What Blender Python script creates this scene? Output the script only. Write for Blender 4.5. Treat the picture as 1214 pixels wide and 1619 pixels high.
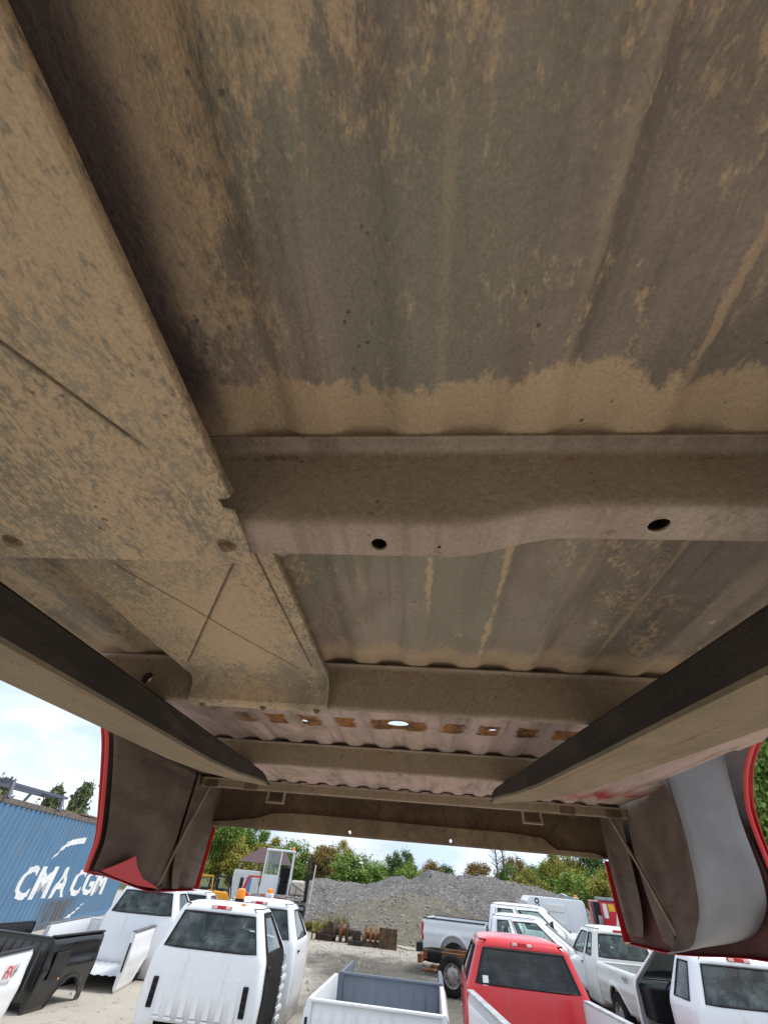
import bpy, bmesh, math, random
from mathutils import Vector, Matrix, noise
R = math.radians
random.seed(7)
scene = bpy.context.scene
for o in list(bpy.data.objects): bpy.data.objects.remove(o)
C = scene.collection
CAMH = 2.05

# ------------------------------------------------------------------ camera
cam = bpy.data.cameras.new('Camera'); camo = bpy.data.objects.new('Camera', cam); C.objects.link(camo)
cam.sensor_fit = 'HORIZONTAL'; cam.sensor_width = 36.0; cam.lens = 36.0 * 615.0 / 1214.0
cam.clip_start = 0.01; cam.clip_end = 2000
P, ROLL = R(43.3), R(5.5)
camo.matrix_world = Matrix.Translation((0, 0, CAMH)) @ Matrix.Rotation(math.pi / 2 + P, 4, 'X') @ Matrix.Rotation(ROLL, 4, 'Z')
scene.camera = camo

# ------------------------------------------------------------------ sky, sun, exposure
SUN_EL, SUN_AZ = 60.0, 84.0      # azimuth clockwise from +Y
world = bpy.data.worlds.new('World'); scene.world = world; world.use_nodes = True
wn, wl = world.node_tree.nodes, world.node_tree.links
for n in list(wn): wn.remove(n)
wo = wn.new('ShaderNodeOutputWorld'); bg = wn.new('ShaderNodeBackground'); bg.inputs[1].default_value = 0.125
sky = wn.new('ShaderNodeTexSky'); sky.sky_type = 'NISHITA'; sky.sun_disc = False
sky.sun_elevation = R(SUN_EL); sky.sun_rotation = R(SUN_AZ); sky.dust_density = 2.5; sky.air_density = 1.0
tc = wn.new('ShaderNodeTexCoord'); mp = wn.new('ShaderNodeMapping'); mp.inputs['Scale'].default_value = (1.6, 1.6, 4.2)
mp.inputs['Location'].default_value = (0.35, 0.2, 0.1)
nz = wn.new('ShaderNodeTexNoise'); nz.inputs['Scale'].default_value = 1.7; nz.inputs['Detail'].default_value = 7; nz.inputs['Roughness'].default_value = 0.55
cr = wn.new('ShaderNodeValToRGB'); cr.color_ramp.elements[0].position = 0.36; cr.color_ramp.elements[1].position = 0.62
cr.color_ramp.elements[0].color = (0.62, 0.62, 0.62, 1); cr.color_ramp.elements[1].color = (1, 1, 1, 1)
nz2 = wn.new('ShaderNodeTexNoise'); nz2.inputs['Scale'].default_value = 3.1; nz2.inputs['Detail'].default_value = 6
cr2 = wn.new('ShaderNodeValToRGB'); cr2.color_ramp.elements[0].color = (3.7, 4.55, 5.7, 1); cr2.color_ramp.elements[1].color = (6.3, 6.7, 7.2, 1)
cr2.color_ramp.elements[0].position = 0.36; cr2.color_ramp.elements[1].position = 0.64
mx = wn.new('ShaderNodeMix'); mx.data_type = 'RGBA'
wl.new(tc.outputs['Generated'], mp.inputs[0]); wl.new(mp.outputs[0], nz.inputs[0]); wl.new(mp.outputs[0], nz2.inputs[0])
wl.new(nz.outputs[0], cr.inputs[0]); wl.new(nz2.outputs[0], cr2.inputs[0])
wl.new(cr.outputs[0], mx.inputs[0]); wl.new(sky.outputs[0], mx.inputs[6]); wl.new(cr2.outputs[0], mx.inputs[7])
wl.new(mx.outputs[2], bg.inputs[0]); wl.new(bg.outputs[0], wo.inputs[0])
sl = bpy.data.lights.new('sun', 'SUN'); sl.energy = 1.8; sl.angle = R(14); sl.color = (1, 0.96, 0.9)
so = bpy.data.objects.new('sun', sl); C.objects.link(so); so.location = (0, -5, 30)
az = R(SUN_AZ); sd = Vector((math.sin(az) * math.cos(R(SUN_EL)), math.cos(az) * math.cos(R(SUN_EL)), math.sin(R(SUN_EL))))
so.rotation_euler = sd.to_track_quat('Z', 'Y').to_euler()
vs = scene.view_settings; vs.view_transform = 'Standard'; vs.look = 'None'; vs.gamma = 1; vs.use_curve_mapping = False
vs.exposure = 0.74
cy = scene.cycles; cy.max_bounces = 6; cy.diffuse_bounces = 3; cy.glossy_bounces = 3; cy.transparent_max_bounces = 10

# ------------------------------------------------------------------ helpers
def tag(o, label=None, cat=None, group=None, kind=None):
    if label: o['label'] = label
    if cat: o['category'] = cat
    if group: o['group'] = group
    if kind: o['kind'] = kind
    return o
def empty(name, loc=(0, 0, 0), rz=0.0, label=None, cat=None, group=None, parent=None):
    o = bpy.data.objects.new(name, None); C.objects.link(o); o.location = loc; o.rotation_euler = (0, 0, rz)
    o.empty_display_size = 0.2
    if parent: o.parent = parent
    return tag(o, label, cat, group)
class MB:
    def __init__(s): s.v, s.f = [], []
    def add(s, vs, fs):
        b = len(s.v); s.v += [tuple(x) for x in vs]; s.f += [tuple(i + b for i in f) for f in fs]; return s
    def box(s, c, d, M=None):
        x, y, z = d[0] / 2, d[1] / 2, d[2] / 2
        vs = [Vector((i * x, j * y, k * z)) for i in (-1, 1) for j in (-1, 1) for k in (-1, 1)]
        if M is not None: vs = [M @ q for q in vs]
        c = Vector(c)
        return s.add([q + c for q in vs], [(0, 1, 3, 2), (4, 6, 7, 5), (0, 4, 5, 1), (2, 3, 7, 6), (0, 2, 6, 4), (1, 5, 7, 3)])
    def b2(s, a, b):
        return s.box([(i + j) / 2 for i, j in zip(a, b)], [abs(j - i) for i, j in zip(a, b)])
    def bar(s, p, q, w, h, up=(0, 0, 1)):
        p, q = Vector(p), Vector(q); d = q - p; L = d.length; d.normalize(); u = Vector(up)
        if abs(d.dot(u)) > .98: u = Vector((1, 0, 0))
        x = d.cross(u).normalized(); z = x.cross(d)
        return s.box((p + q) / 2, (w, L, h), Matrix((x, d, z)).transposed())
    def tube(s, pts, r, n=8, closed=False):
        pts = [Vector(p) for p in pts]; N = len(pts); rs = r if isinstance(r, (list, tuple)) else [r] * N
        rings = []; prev = None
        for i, p in enumerate(pts):
            a = pts[(i - 1) % N] if (closed or i > 0) else p; b = pts[(i + 1) % N] if (closed or i < N - 1) else p
            t = (b - a).normalized() if (b - a).length > 1e-9 else Vector((0, 0, 1))
            u = prev - t * prev.dot(t) if prev is not None else None
            if u is None or u.length < 1e-4:
                u = t.cross(Vector((0, 0, 1)))
                if u.length < 1e-3: u = t.cross(Vector((1, 0, 0)))
            u.normalize(); w = t.cross(u); prev = u
            rings.append([p + (u * math.cos(2 * math.pi * k / n) + w * math.sin(2 * math.pi * k / n)) * rs[i] for k in range(n)])
        vs = [q for g in rings for q in g]; fs = []
        M = N if closed else N - 1
        for i in range(M):
            j = (i + 1) % N
            for k in range(n): fs.append((i * n + k, i * n + (k + 1) % n, j * n + (k + 1) % n, j * n + k))
        if not closed: fs.append(tuple(range(n - 1, -1, -1))); fs.append(tuple((N - 1) * n + k for k in range(n)))
        return s.add(vs, fs)
    def lathe(s, prof, n=24, M=None):
        # prof: (radius, axial) pairs, axis = local x
        vs = []
        for r, a in prof:
            for k in range(n):
                t = 2 * math.pi * k / n; q = Vector((a, r * math.cos(t), r * math.sin(t))); vs.append(M @ q if M is not None else q)
        fs = [(i * n + k, i * n + (k + 1) % n, (i + 1) * n + (k + 1) % n, (i + 1) * n + k) for i in range(len(prof) - 1) for k in range(n)]
        return s.add(vs, fs)
    def grid(s, rows, closeu=False):
        n = len(rows[0]); vs = [q for r in rows for q in r]
        fs = [(i * n + k, i * n + (k + 1) % n, (i + 1) * n + (k + 1) % n, (i + 1) * n + k) for i in range(len(rows) - 1) for k in range(n if closeu else n - 1)]
        return s.add(vs, fs)
    def prism(s, poly, a, b, fn):
        # poly 2D extruded between a and b; fn(u, v, w) -> xyz
        n = len(poly); vs = [fn(u, v, a) for u, v in poly] + [fn(u, v, b) for u, v in poly]
        return s.add(vs, [tuple(range(n - 1, -1, -1)), tuple(range(n, 2 * n))] + [(i, (i + 1) % n, n + (i + 1) % n, n + i) for i in range(n)])
    def quad(s, a, b, c, d): return s.add([a, b, c, d], [(0, 1, 2, 3)])
    def mesh(s, name, smooth=False, merge=0.0, sharp=35, fixn=True):
        me = bpy.data.meshes.new(name); me.from_pydata(s.v, [], s.f); me.update()
        bm = bmesh.new(); bm.from_mesh(me)
        if merge: bmesh.ops.remove_doubles(bm, verts=bm.verts, dist=merge)
        if fixn: bmesh.ops.recalc_face_normals(bm, faces=bm.faces)
        if smooth:
            for f in bm.faces: f.smooth = True
            for e in bm.edges:
                if len(e.link_faces) == 2 and e.calc_face_angle(0) > R(sharp): e.smooth = False
        bm.to_mesh(me); bm.free(); return me
    def build(s, name, mat, parent=None, smooth=False, merge=0.0, sharp=35, bevel=0, solid=0, off=-1, loc=None, fixn=True, segs=2, rot=None):
        me = s.mesh(name, smooth, merge, sharp, fixn); me.materials.append(mat)
        o = bpy.data.objects.new(name, me); C.objects.link(o)
        if parent: o.parent = parent
        if loc: o.location = loc
        if rot: o.rotation_euler = rot
        if bevel:
            m = o.modifiers.new('bevel', 'BEVEL'); m.width = bevel; m.segments = segs; m.limit_method = 'ANGLE'; m.angle_limit = R(30); m.harden_normals = False
        if solid:
            m = o.modifiers.new('solid', 'SOLIDIFY'); m.thickness = solid; m.offset = off
        return o
def child(name, me, parent, loc=(0, 0, 0), rot=None):
    o = bpy.data.objects.new(name, me); C.objects.link(o); o.parent = parent; o.location = loc
    if rot: o.rotation_euler = rot
    return o
def bake(o):
    dg = bpy.context.evaluated_depsgraph_get(); me = bpy.data.meshes.new_from_object(o.evaluated_get(dg)); o.modifiers.clear(); o.data = me; return o
def cut(o, cutters):
    # real holes through a sheet; the cutting bodies are removed again
    bpy.context.view_layer.update()
    for cme in cutters:
        c = bpy.data.objects.new('cutter', cme); C.objects.link(c); c.parent = o.parent; bpy.context.view_layer.update()
        m = o.modifiers.new('hole', 'BOOLEAN'); m.operation = 'DIFFERENCE'; m.solver = 'EXACT'; m.object = c
        bake(o); bpy.data.objects.remove(c)
def copy_tree(o, parent=None):
    c = o.copy(); C.objects.link(c); c.parent = parent
    for ch in list(o.children): copy_tree(ch, c)
    return c

# ------------------------------------------------------------------ materials
MATS = {}
class NT:
    def __init__(s, name):
        s.m = bpy.data.materials.new(name); s.m.use_nodes = True; s.t = s.m.node_tree; s.n = s.t.nodes; s.l = s.t.links
        s.p = s.n['Principled BSDF']; s._c = None
    def link(s, a, b):
        s.l.new(a, b)
    def put(s, sock, v):
        if hasattr(v, 'is_linked') or hasattr(v, 'links'): s.l.new(v, sock)
        elif isinstance(v, (tuple, list)): sock.default_value = tuple(v) + ((1,) if len(sock.default_value) == 4 and len(v) == 3 else ())
        else: sock.default_value = v
    def coord(s, scale=(1, 1, 1), loc=(0, 0, 0), rot=(0, 0, 0), kind='Object'):
        if s._c is None: s._c = s.n.new('ShaderNodeTexCoord')
        m = s.n.new('ShaderNodeMapping'); m.inputs['Scale'].default_value = scale; m.inputs['Location'].default_value = loc; m.inputs['Rotation'].default_value = rot
        s.l.new(s._c.outputs[kind], m.inputs[0]); return m.outputs[0]
    def noise(s, vec, scale, detail=4, rough=0.5, dist=0.0):
        n = s.n.new('ShaderNodeTexNoise'); s.l.new(vec, n.inputs['Vector']); n.inputs['Scale'].default_value = scale
        n.inputs['Detail'].default_value = detail; n.inputs['Roughness'].default_value = rough; n.inputs['Distortion'].default_value = dist; return n.outputs[0]
    def voro(s, vec, scale, feat='F1', out='Distance'):
        n = s.n.new('ShaderNodeTexVoronoi'); n.feature = feat; s.l.new(vec, n.inputs['Vector']); n.inputs['Scale'].default_value = scale; return n.outputs[out]
    def ramp(s, v, a, b, ca=(0, 0, 0), cb=(1, 1, 1)):
        n = s.n.new('ShaderNodeValToRGB'); s.l.new(v, n.inputs[0]); e = n.color_ramp.elements
        e[0].position = a; e[1].position = b; e[0].color = tuple(ca) + (1,); e[1].color = tuple(cb) + (1,); return n.outputs[0]
    def step(s, v, a, b):
        n = s.n.new('ShaderNodeMapRange'); n.interpolation_type = 'SMOOTHSTEP'; s.l.new(v, n.inputs[0])
        n.inputs[1].default_value = a; n.inputs[2].default_value = b; return n.outputs[0]
    def mix(s, fac, a, b, mode='MIX'):
        n = s.n.new('ShaderNodeMix'); n.data_type = 'RGBA'; n.blend_type = mode
        s.put(n.inputs[0], fac); s.put(n.inputs[6], a); s.put(n.inputs[7], b); return n.outputs[2]
    def math(s, op, a, b=0.0, clamp=False):
        n = s.n.new('ShaderNodeMath'); n.operation = op; n.use_clamp = clamp; s.put(n.inputs[0], a); s.put(n.inputs[1], b); return n.outputs[0]
    def sep(s, v):
        n = s.n.new('ShaderNodeSeparateXYZ'); s.l.new(v, n.inputs[0]); return n.outputs
    def normal(s):
        g = s.n.new('ShaderNodeNewGeometry'); return g.outputs['Normal']
    def bump(s, h, strength=0.3, dist=0.01):
        b = s.n.new('ShaderNodeBump'); b.inputs['Strength'].default_value = strength; b.inputs['Distance'].default_value = dist
        s.l.new(h, b.inputs['Height']); s.l.new(b.outputs[0], s.p.inputs['Normal'])
    def fin(s, col, rough=0.6, metal=0.0, spec=0.5, coat=0.0):
        s.put(s.p.inputs['Base Color'], col); s.put(s.p.inputs['Roughness'], rough); s.put(s.p.inputs['Metallic'], metal)
        s.p.inputs['Specular IOR Level'].default_value = spec; s.p.inputs['Coat Weight'].default_value = coat; s.p.inputs['Coat Roughness'].default_value = 0.08
        MATS[s.m.name] = s.m; return s.m
def plain(name, col, rough=0.5, metal=0.0, var=0.25, scale=6.0, bump=0.0, coat=0.0, spec=0.5):
    if name in MATS: return MATS[name]
    t = NT(name); v = t.coord(); n = t.noise(v, scale, 5, 0.6)
    c = t.mix(t.step(n, 0.3, 0.75), tuple(x * (1 - var) for x in col), tuple(min(1, x * (1 + var * .6)) for x in col))
    if bump: t.bump(t.noise(v, scale * 6, 5), bump, 0.01)
    return t.fin(c, rough, metal, spec, coat)
def paint(name, col, dirt=(0.30, 0.25, 0.18), amt=0.35, rough=0.28, coat=0.5):
    if name in MATS: return MATS[name]
    t = NT(name); v = t.coord(); n = t.noise(v, 2.3, 6, 0.65); n2 = t.noise(v, 23.0, 4, 0.6)
    m = t.math('MULTIPLY', t.step(n, 0.48, 0.8), t.step(n2, 0.3, 0.75))
    c = t.mix(t.math('MULTIPLY', m, amt), col, dirt)
    dr = t.noise(t.coord((9, 9, .7)), 1.0, 6, .7); c = t.mix(t.math('MULTIPLY', t.step(dr, .55, .75), amt * .7), c, dirt)
    sc = t.noise(t.coord((3, 3, 60)), 1.0, 3, .6); c = t.mix(t.math('MULTIPLY', t.step(sc, .69, .72), amt * .8), c, tuple(x * .5 for x in dirt))
    r = t.math('ADD', rough, t.math('MULTIPLY', n, 0.18))
    return t.fin(c, r, 0.0, 0.5, coat)
def glass(name, tint, refl=0.06, dirt=0.08):
    t = NT(name); t.n.remove(t.p)
    out = [x for x in t.n if x.type == 'OUTPUT_MATERIAL'][0]
    tr = t.n.new('ShaderNodeBsdfTransparent'); tr.inputs[0].default_value = tuple(tint) + (1,)
    gl = t.n.new('ShaderNodeBsdfGlossy'); gl.inputs['Roughness'].default_value = 0.03; gl.inputs[0].default_value = (1, 1, 1, 1)
    df = t.n.new('ShaderNodeBsdfDiffuse'); df.inputs[0].default_value = (.36, .42, .40, 1)
    fr = t.n.new('ShaderNodeFresnel'); fr.inputs[0].default_value = 1.5
    a = t.n.new('ShaderNodeMixShader'); b = t.n.new('ShaderNodeMixShader')
    t.l.new(fr.outputs[0], a.inputs[0]); t.l.new(tr.outputs[0], a.inputs[1]); t.l.new(gl.outputs[0], a.inputs[2])
    d = t.math('MULTIPLY', t.step(t.noise(t.coord(), 3.0, 6, 0.7), 0.4, 0.8), dirt * 2)
    t.l.new(d, b.inputs[0]); t.l.new(a.outputs[0], b.inputs[1]); t.l.new(df.outputs[0], b.inputs[2]); t.l.new(b.outputs[0], out.inputs[0])
    MATS[name] = t.m; return t.m

WHITE = paint('white_paint', (0.80, 0.81, 0.83), amt=0.3)
WHITE2 = paint('aged_white_paint', (0.76, 0.75, 0.70), amt=0.55)
SILVER = paint('silver_white_paint', (0.62, 0.63, 0.64), amt=0.4)
BLACKP = paint('black_paint', (0.006, 0.006, 0.007), dirt=(.08, .07, .06), amt=0.12, rough=0.12)
REDP = paint('red_paint', (0.62, 0.015, 0.022), dirt=(.35, .12, .10), amt=0.35, rough=0.22)
GREYBED = paint('grey_bedliner', (0.13, 0.155, 0.19), dirt=(.3, .28, .25), amt=0.4, rough=0.6, coat=0)
DARKBED = paint('dark_steel_paint', (0.10, 0.11, 0.12), amt=0.4, rough=0.5, coat=0)
GLASS = glass('green_glass', (0.80, 0.94, 0.88), dirt=.24)
GLASSD = glass('tinted_glass', (0.34, 0.38, 0.39))
RUBBER = plain('rubber', (0.022, 0.021, 0.020), 0.9, var=0.4, spec=.15)
TRIM = plain('black_trim', (0.018, 0.018, 0.02), 0.6, spec=.3)
SEATM = plain('grey_cloth', (0.11, 0.11, 0.112), 0.9)
STEELRIM = plain('wheel_steel', (0.42, 0.40, 0.36), 0.45, 0.6, 0.35)
RUST = plain('rust', (0.22, 0.085, 0.03), 0.9, 0, 0.6, 9, 0.3)
RUSTD = plain('dark_rust', (0.075, 0.045, 0.03), 0.85, 0, 0.6, 7, 0.3)
AMBER = plain('amber_lens', (0.95, 0.30, 0.01), 0.2, var=0.1)
REDL = plain('red_lens', (0.55, 0.01, 0.02), 0.15, var=0.15)
CLEARL = plain('clear_lens', (0.75, 0.62, 0.55), 0.15, var=0.1)
STEEL = plain('bare_steel', (0.35, 0.35, 0.36), 0.4, 0.8, 0.3)
PAPER = plain('paper', (0.8, 0.8, 0.78), 0.8, var=0.05)
DECR = plain('red_decal', (0.55, 0.04, 0.05), 0.4, var=0.1)
DECG = plain('grey_decal', (0.22, 0.22, 0.23), 0.4, var=0.1)

# dusty underside metals; object coordinates of the bed are shifted back to (across, along, up)
BO = Vector((-0.06, 1.1, -0.11))
def under(name, base1, base2, dust, dustlo=0.5, dusthi=0.68, face=0.0, kind=None, rough=0.85, speck=0.6, off=True, segs=None):
    t = NT(name); o = tuple(BO) if off else (0, 0, 0)
    v = t.coord(loc=o); vl = t.coord(scale=(1, 0.5, 1), loc=o)
    x, y, z = t.sep(v)[:3]
    n1 = t.noise(vl, 9, 6, 0.62, 0.4)
    big, mid, fine = (22, 75, 300) if kind == 'shield' else (11, 38, 190)
    wm, wf, wb = (.36, .46, .18) if kind == 'shield' else (.52, .30, .18)
    n2 = t.math('ADD', t.math('MULTIPLY', t.noise(vl, mid, 5, 0.78, 0.25), wm), t.math('ADD', t.math('MULTIPLY', t.noise(vl, fine, 3, .75), wf), t.math('MULTIPLY', t.noise(vl, big, 3, .6), wb)))
    stk = t.noise(t.coord((38, 1.6, 20), o), 1.0, 5, .6); n3 = t.noise(v, 160, 3, 0.6); n0 = t.noise(vl, 3.3, 3, 0.5)
    c = t.mix(t.step(n1, 0.38, 0.62), base1, base2)
    if kind == 'floor':
        pink = t.math('MULTIPLY', t.step(y, 0.55, 1.0), t.step(n1, 0.25, 0.6))
        c = t.mix(pink, c, (0.62, 0.44, 0.40))
        olive = t.math('MULTIPLY', t.step(t.noise(vl, 5.2, 4, .6), .47, .6), t.math('SUBTRACT', 1.0, t.step(y, .5, .8)))
        c = t.mix(t.math('MULTIPLY', olive, .75), c, (0.33, 0.305, 0.225))
    c = t.mix(t.math('MULTIPLY', t.step(stk, .5, .68), .5), c, tuple(q * .55 for q in base1))
    # dust: broad patches broken up by fine speckle
    pat = t.math('ADD', t.math('MULTIPLY', n2, 0.62), t.math('MULTIPLY', n0, 0.42))
    d = t.step(pat, dustlo, dusthi)
    if kind == 'floor':
        per = 0.0895
        ph = t.math('ABSOLUTE', t.math('SUBTRACT', t.math('FRACT', t.math('ADD', t.math('DIVIDE', x, per), 50.5 - .17)), 0.5))
        line = t.math('MULTIPLY', t.math('SUBTRACT', 1.0, t.step(t.math('ADD', ph, t.math('MULTIPLY', t.math('SUBTRACT', n2, .5), .55)), 0.008, 0.06)), t.step(t.noise(t.coord((9, 2.2, 1), o), 1.0, 3), .47, .60))
        nl = t.math('ADD', t.math('MULTIPLY', t.math('SUBTRACT', n2, .5), 0.10), t.math('MULTIPLY', t.math('SUBTRACT', t.noise(v, 16, 3, .6), .5), .07))
        def band(a, b, s):
            yy = t.math('ADD', y, nl)
            return t.math('MULTIPLY', t.step(yy, a - s, a + s), t.math('SUBTRACT', 1.0, t.step(yy, b - s, b + s)))
        bands = t.math('MAXIMUM', band(0.145, 0.235, 0.006), t.math('MULTIPLY', band(0.63, 0.72, 0.03), .8))
        d = t.math('MAXIMUM', d, t.math('MAXIMUM', t.math('MULTIPLY', line, t.math('ADD', .28, t.math('MULTIPLY', .6, t.math('MAXIMUM', t.step(y, .26, .3), t.math('SUBTRACT', 1.0, t.step(t.math('ABSOLUTE', t.math('SUBTRACT', x, .195)), .03, .05)))))), bands))
        gapshade = t.math('SUBTRACT', 1.0, t.step(t.math('ADD', x, t.math('MULTIPLY', t.math('SUBTRACT', n1, .5), .07)), -.185, -.135)); gapshade = t.math('MULTIPLY', gapshade, t.math('SUBTRACT', 1.0, t.step(y, .15, .22)))  # heat shield's shadow gap painted into the floor colour, plus dark overspray
        c = t.mix(t.math('MULTIPLY', gapshade, .9), c, (0.105, 0.072, 0.075)); d = t.math('MULTIPLY', d, t.math('SUBTRACT', 1.0, t.math('MULTIPLY', gapshade, .92)))
        keep = t.math('SUBTRACT', 1.0, t.math('MULTIPLY', t.step(y, .75, 1.0), .62)); d = t.math('MULTIPLY', d, keep)
    if face:
        ny = t.sep(t.normal())[1]; d = t.math('MAXIMUM', d, t.math('MULTIPLY', t.step(ny, -0.2, -0.9), face))
    if kind == 'fork':
        scr = t.noise(t.coord((70, 2.2, 70)), 1.0, 6, .7); c = t.mix(t.math('MULTIPLY', t.step(scr, .56, .66), .7), c, (0.11, 0.075, 0.045))
        nzz = t.sep(t.normal())[2]; d = t.math('MAXIMUM', t.math('MULTIPLY', d, .3), t.math('MULTIPLY', t.step(nzz, -0.5, -0.95), t.math('ADD', .45, t.math('MULTIPLY', n1, .9))))
    d = t.math('MULTIPLY', d, t.math('ADD', 0.55, t.math('MULTIPLY', n3, speck)), True)
    c = t.mix(d, c, dust)
    if segs:
        g = None
        for (ax, ay), (bx, by) in segs:
            dx, dy = bx - ax, by - ay; L_ = math.hypot(dx, dy); dx /= L_; dy /= L_
            px = t.math('SUBTRACT', x, ax); py = t.math('SUBTRACT', y, ay)
            al = t.math('ADD', t.math('MULTIPLY', px, dx), t.math('MULTIPLY', py, dy)); pe = t.math('ABSOLUTE', t.math('SUBTRACT', t.math('MULTIPLY', px, dy), t.math('MULTIPLY', py, dx)))
            mm = t.math('MULTIPLY', t.math('SUBTRACT', 1.0, t.step(pe, 0.0008, 0.0026)), t.math('MULTIPLY', t.step(al, -.01, .01), t.math('SUBTRACT', 1.0, t.step(al, L_ - .02, L_))))
            g = mm if g is None else t.math('MAXIMUM', g, mm)
        c = t.mix(t.math('MULTIPLY', g, t.math('ADD', .35, n3)), c, (0.14, 0.095, 0.06))
    if kind == 'fork': c = t.mix(t.math('MULTIPLY', t.step(scr, .57, .64), t.math('MULTIPLY', d, .75)), c, t.mix(n1, (0.30, 0.15, 0.06), (0.12, 0.09, 0.065)))
    # small dark chips and pits
    vo = t.voro(v, 95); n4 = t.noise(v, 14, 3)
    chip = t.math('MULTIPLY', t.math('SUBTRACT', 1.0, t.step(t.math('ADD', vo, t.math('MULTIPLY', t.math('SUBTRACT', n3, .5), .45)), 0.08, 0.2)), t.step(n4, .56, .66))
    c = t.mix(t.math('MULTIPLY', chip, 0.7), c, (0.035, 0.03, 0.025))
    c = t.mix(t.math('MULTIPLY', t.math('SUBTRACT', n3, .3, True), .35), c, (0.06, 0.05, 0.04))
    if kind in ('floor', 'cross'):
        # rust with shapes of its own
        if kind == 'floor':
            ph = t.math('ABSOLUTE', t.math('SUBTRACT', t.math('FRACT', t.math('ADD', t.math('DIVIDE', x, 0.0895), 50.5)), 0.5))
            wob = t.math('MULTIPLY', t.math('SUBTRACT', t.noise(v, 55, 6, .75), .5), .62)
            rx = t.math('SUBTRACT', 1.0, t.step(t.math('ADD', ph, wob), 0.23, 0.33))
            ry = t.math('SUBTRACT', 1.0, t.step(t.math('ADD', t.math('ABSOLUTE', t.math('SUBTRACT', y, 1.075)), t.math('MULTIPLY', wob, .03)), 0.036, 0.043))
            hole = t.math('SUBTRACT', 1.0, t.step(t.math('ADD', t.math('ABSOLUTE', t.math('ADD', x, 0.0445)), t.math('MULTIPLY', wob, .06)), 0.036, 0.048))
            hole = t.math('MULTIPLY', hole, t.math('SUBTRACT', 1.0, t.step(t.math('ABSOLUTE', t.math('SUBTRACT', y, 1.07)), 0.036, 0.044)))
            rm = t.math('MULTIPLY', t.math('MAXIMUM', t.math('MULTIPLY', rx, ry), hole), t.math('SUBTRACT', 1.0, t.step(t.math('ABSOLUTE', x), .42, .5)))
            sp = t.math('MULTIPLY', t.step(t.math('ABSOLUTE', t.math('SUBTRACT', y, 1.83)), .16, .0), t.math('MULTIPLY', t.step(x, .5, .62), t.step(n1, .45, .6)))
            c = t.mix(sp, c, (0.42, 0.04, 0.05))
        else:
            bend = t.math('SUBTRACT', 1.0, t.step(t.math('ABSOLUTE', t.math('SUBTRACT', z, .2705)), .0015, .005))
            rm = t.math('MAXIMUM', t.math('MULTIPLY', t.step(t.noise(v, 26, 5, .7), .62, .7), .55), t.math('MULTIPLY', bend, t.math('MULTIPLY', t.math('MULTIPLY', t.step(t.noise(t.coord((16, 3, 3), o), 1.0, 4, .7), .50, .62), t.step(t.noise(v, 150, 5, .75), .44, .58)), .65)))
        c = t.mix(rm, c, t.mix(t.step(n2, .45, .56), (0.34, 0.135, 0.03), (0.085, 0.04, 0.018)))
    gr = t.noise(v, 420, 3, .7); c = t.mix(1.0, c, t.ramp(gr, .25, .75, (.68, .68, .68), (1.0, 1.0, 1.0)), 'MULTIPLY')
    t.bump(t.math('ADD', t.math('MULTIPLY', n3, .8), t.math('MULTIPLY', n2, .8)), 0.55, 0.004)
    return t.fin(c, rough, 0.0, 0.25)
DUST = (0.74, 0.525, 0.325)
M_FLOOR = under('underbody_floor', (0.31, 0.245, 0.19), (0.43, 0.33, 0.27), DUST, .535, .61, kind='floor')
M_CROSS = under('underbody_beam', (0.48, 0.355, 0.285), (0.58, 0.45, 0.365), (0.29, 0.21, 0.125), .54, .64, face=.95, kind='cross')
M_SHIELD = under('heat_shield_steel', (0.33, 0.27, 0.195), (0.44, 0.355, 0.25), (0.64, 0.46, 0.285), .515, .585, speck=.9, kind='shield', segs=[((-.235, .064), (-.178, .155)), ((-.345, .335), (-.19, .645)), ((-.178, .30), (-.388, .635)), ((-.170, .31), (-.170, .64))])
M_SILL = under('rear_sill_metal', (0.15, 0.098, 0.065), (0.225, 0.15, 0.09), (0.33, 0.24, 0.135), .5, .68)
M_INNER = under('inner_panel_metal', (0.16, 0.115, 0.098), (0.22, 0.168, 0.135), (0.32, 0.25, 0.18), .55, .75)
M_FORKS = under('fork_steel', (0.034, 0.028, 0.023), (0.06, 0.047, 0.036), (0.43, 0.32, 0.20), .56, .85, kind='fork', off=False)
M_LINER = plain('grey_liner', (0.30, 0.305, 0.33), 0.75, 0, 0.22, 5, 0.12)
def bedskin():
    # red outside, dark primer on the inward faces of the same sheet
    t = NT('bed_red_paint'); v = t.coord(); n = t.noise(v, 14, 5, .65)
    c = t.mix(t.step(n, .55, .8), (0.66, 0.02, 0.03), (0.45, 0.10, 0.08)); return t.fin(c, 0.3, 0, .5, .4)
M_SKIN = bedskin()

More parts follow.
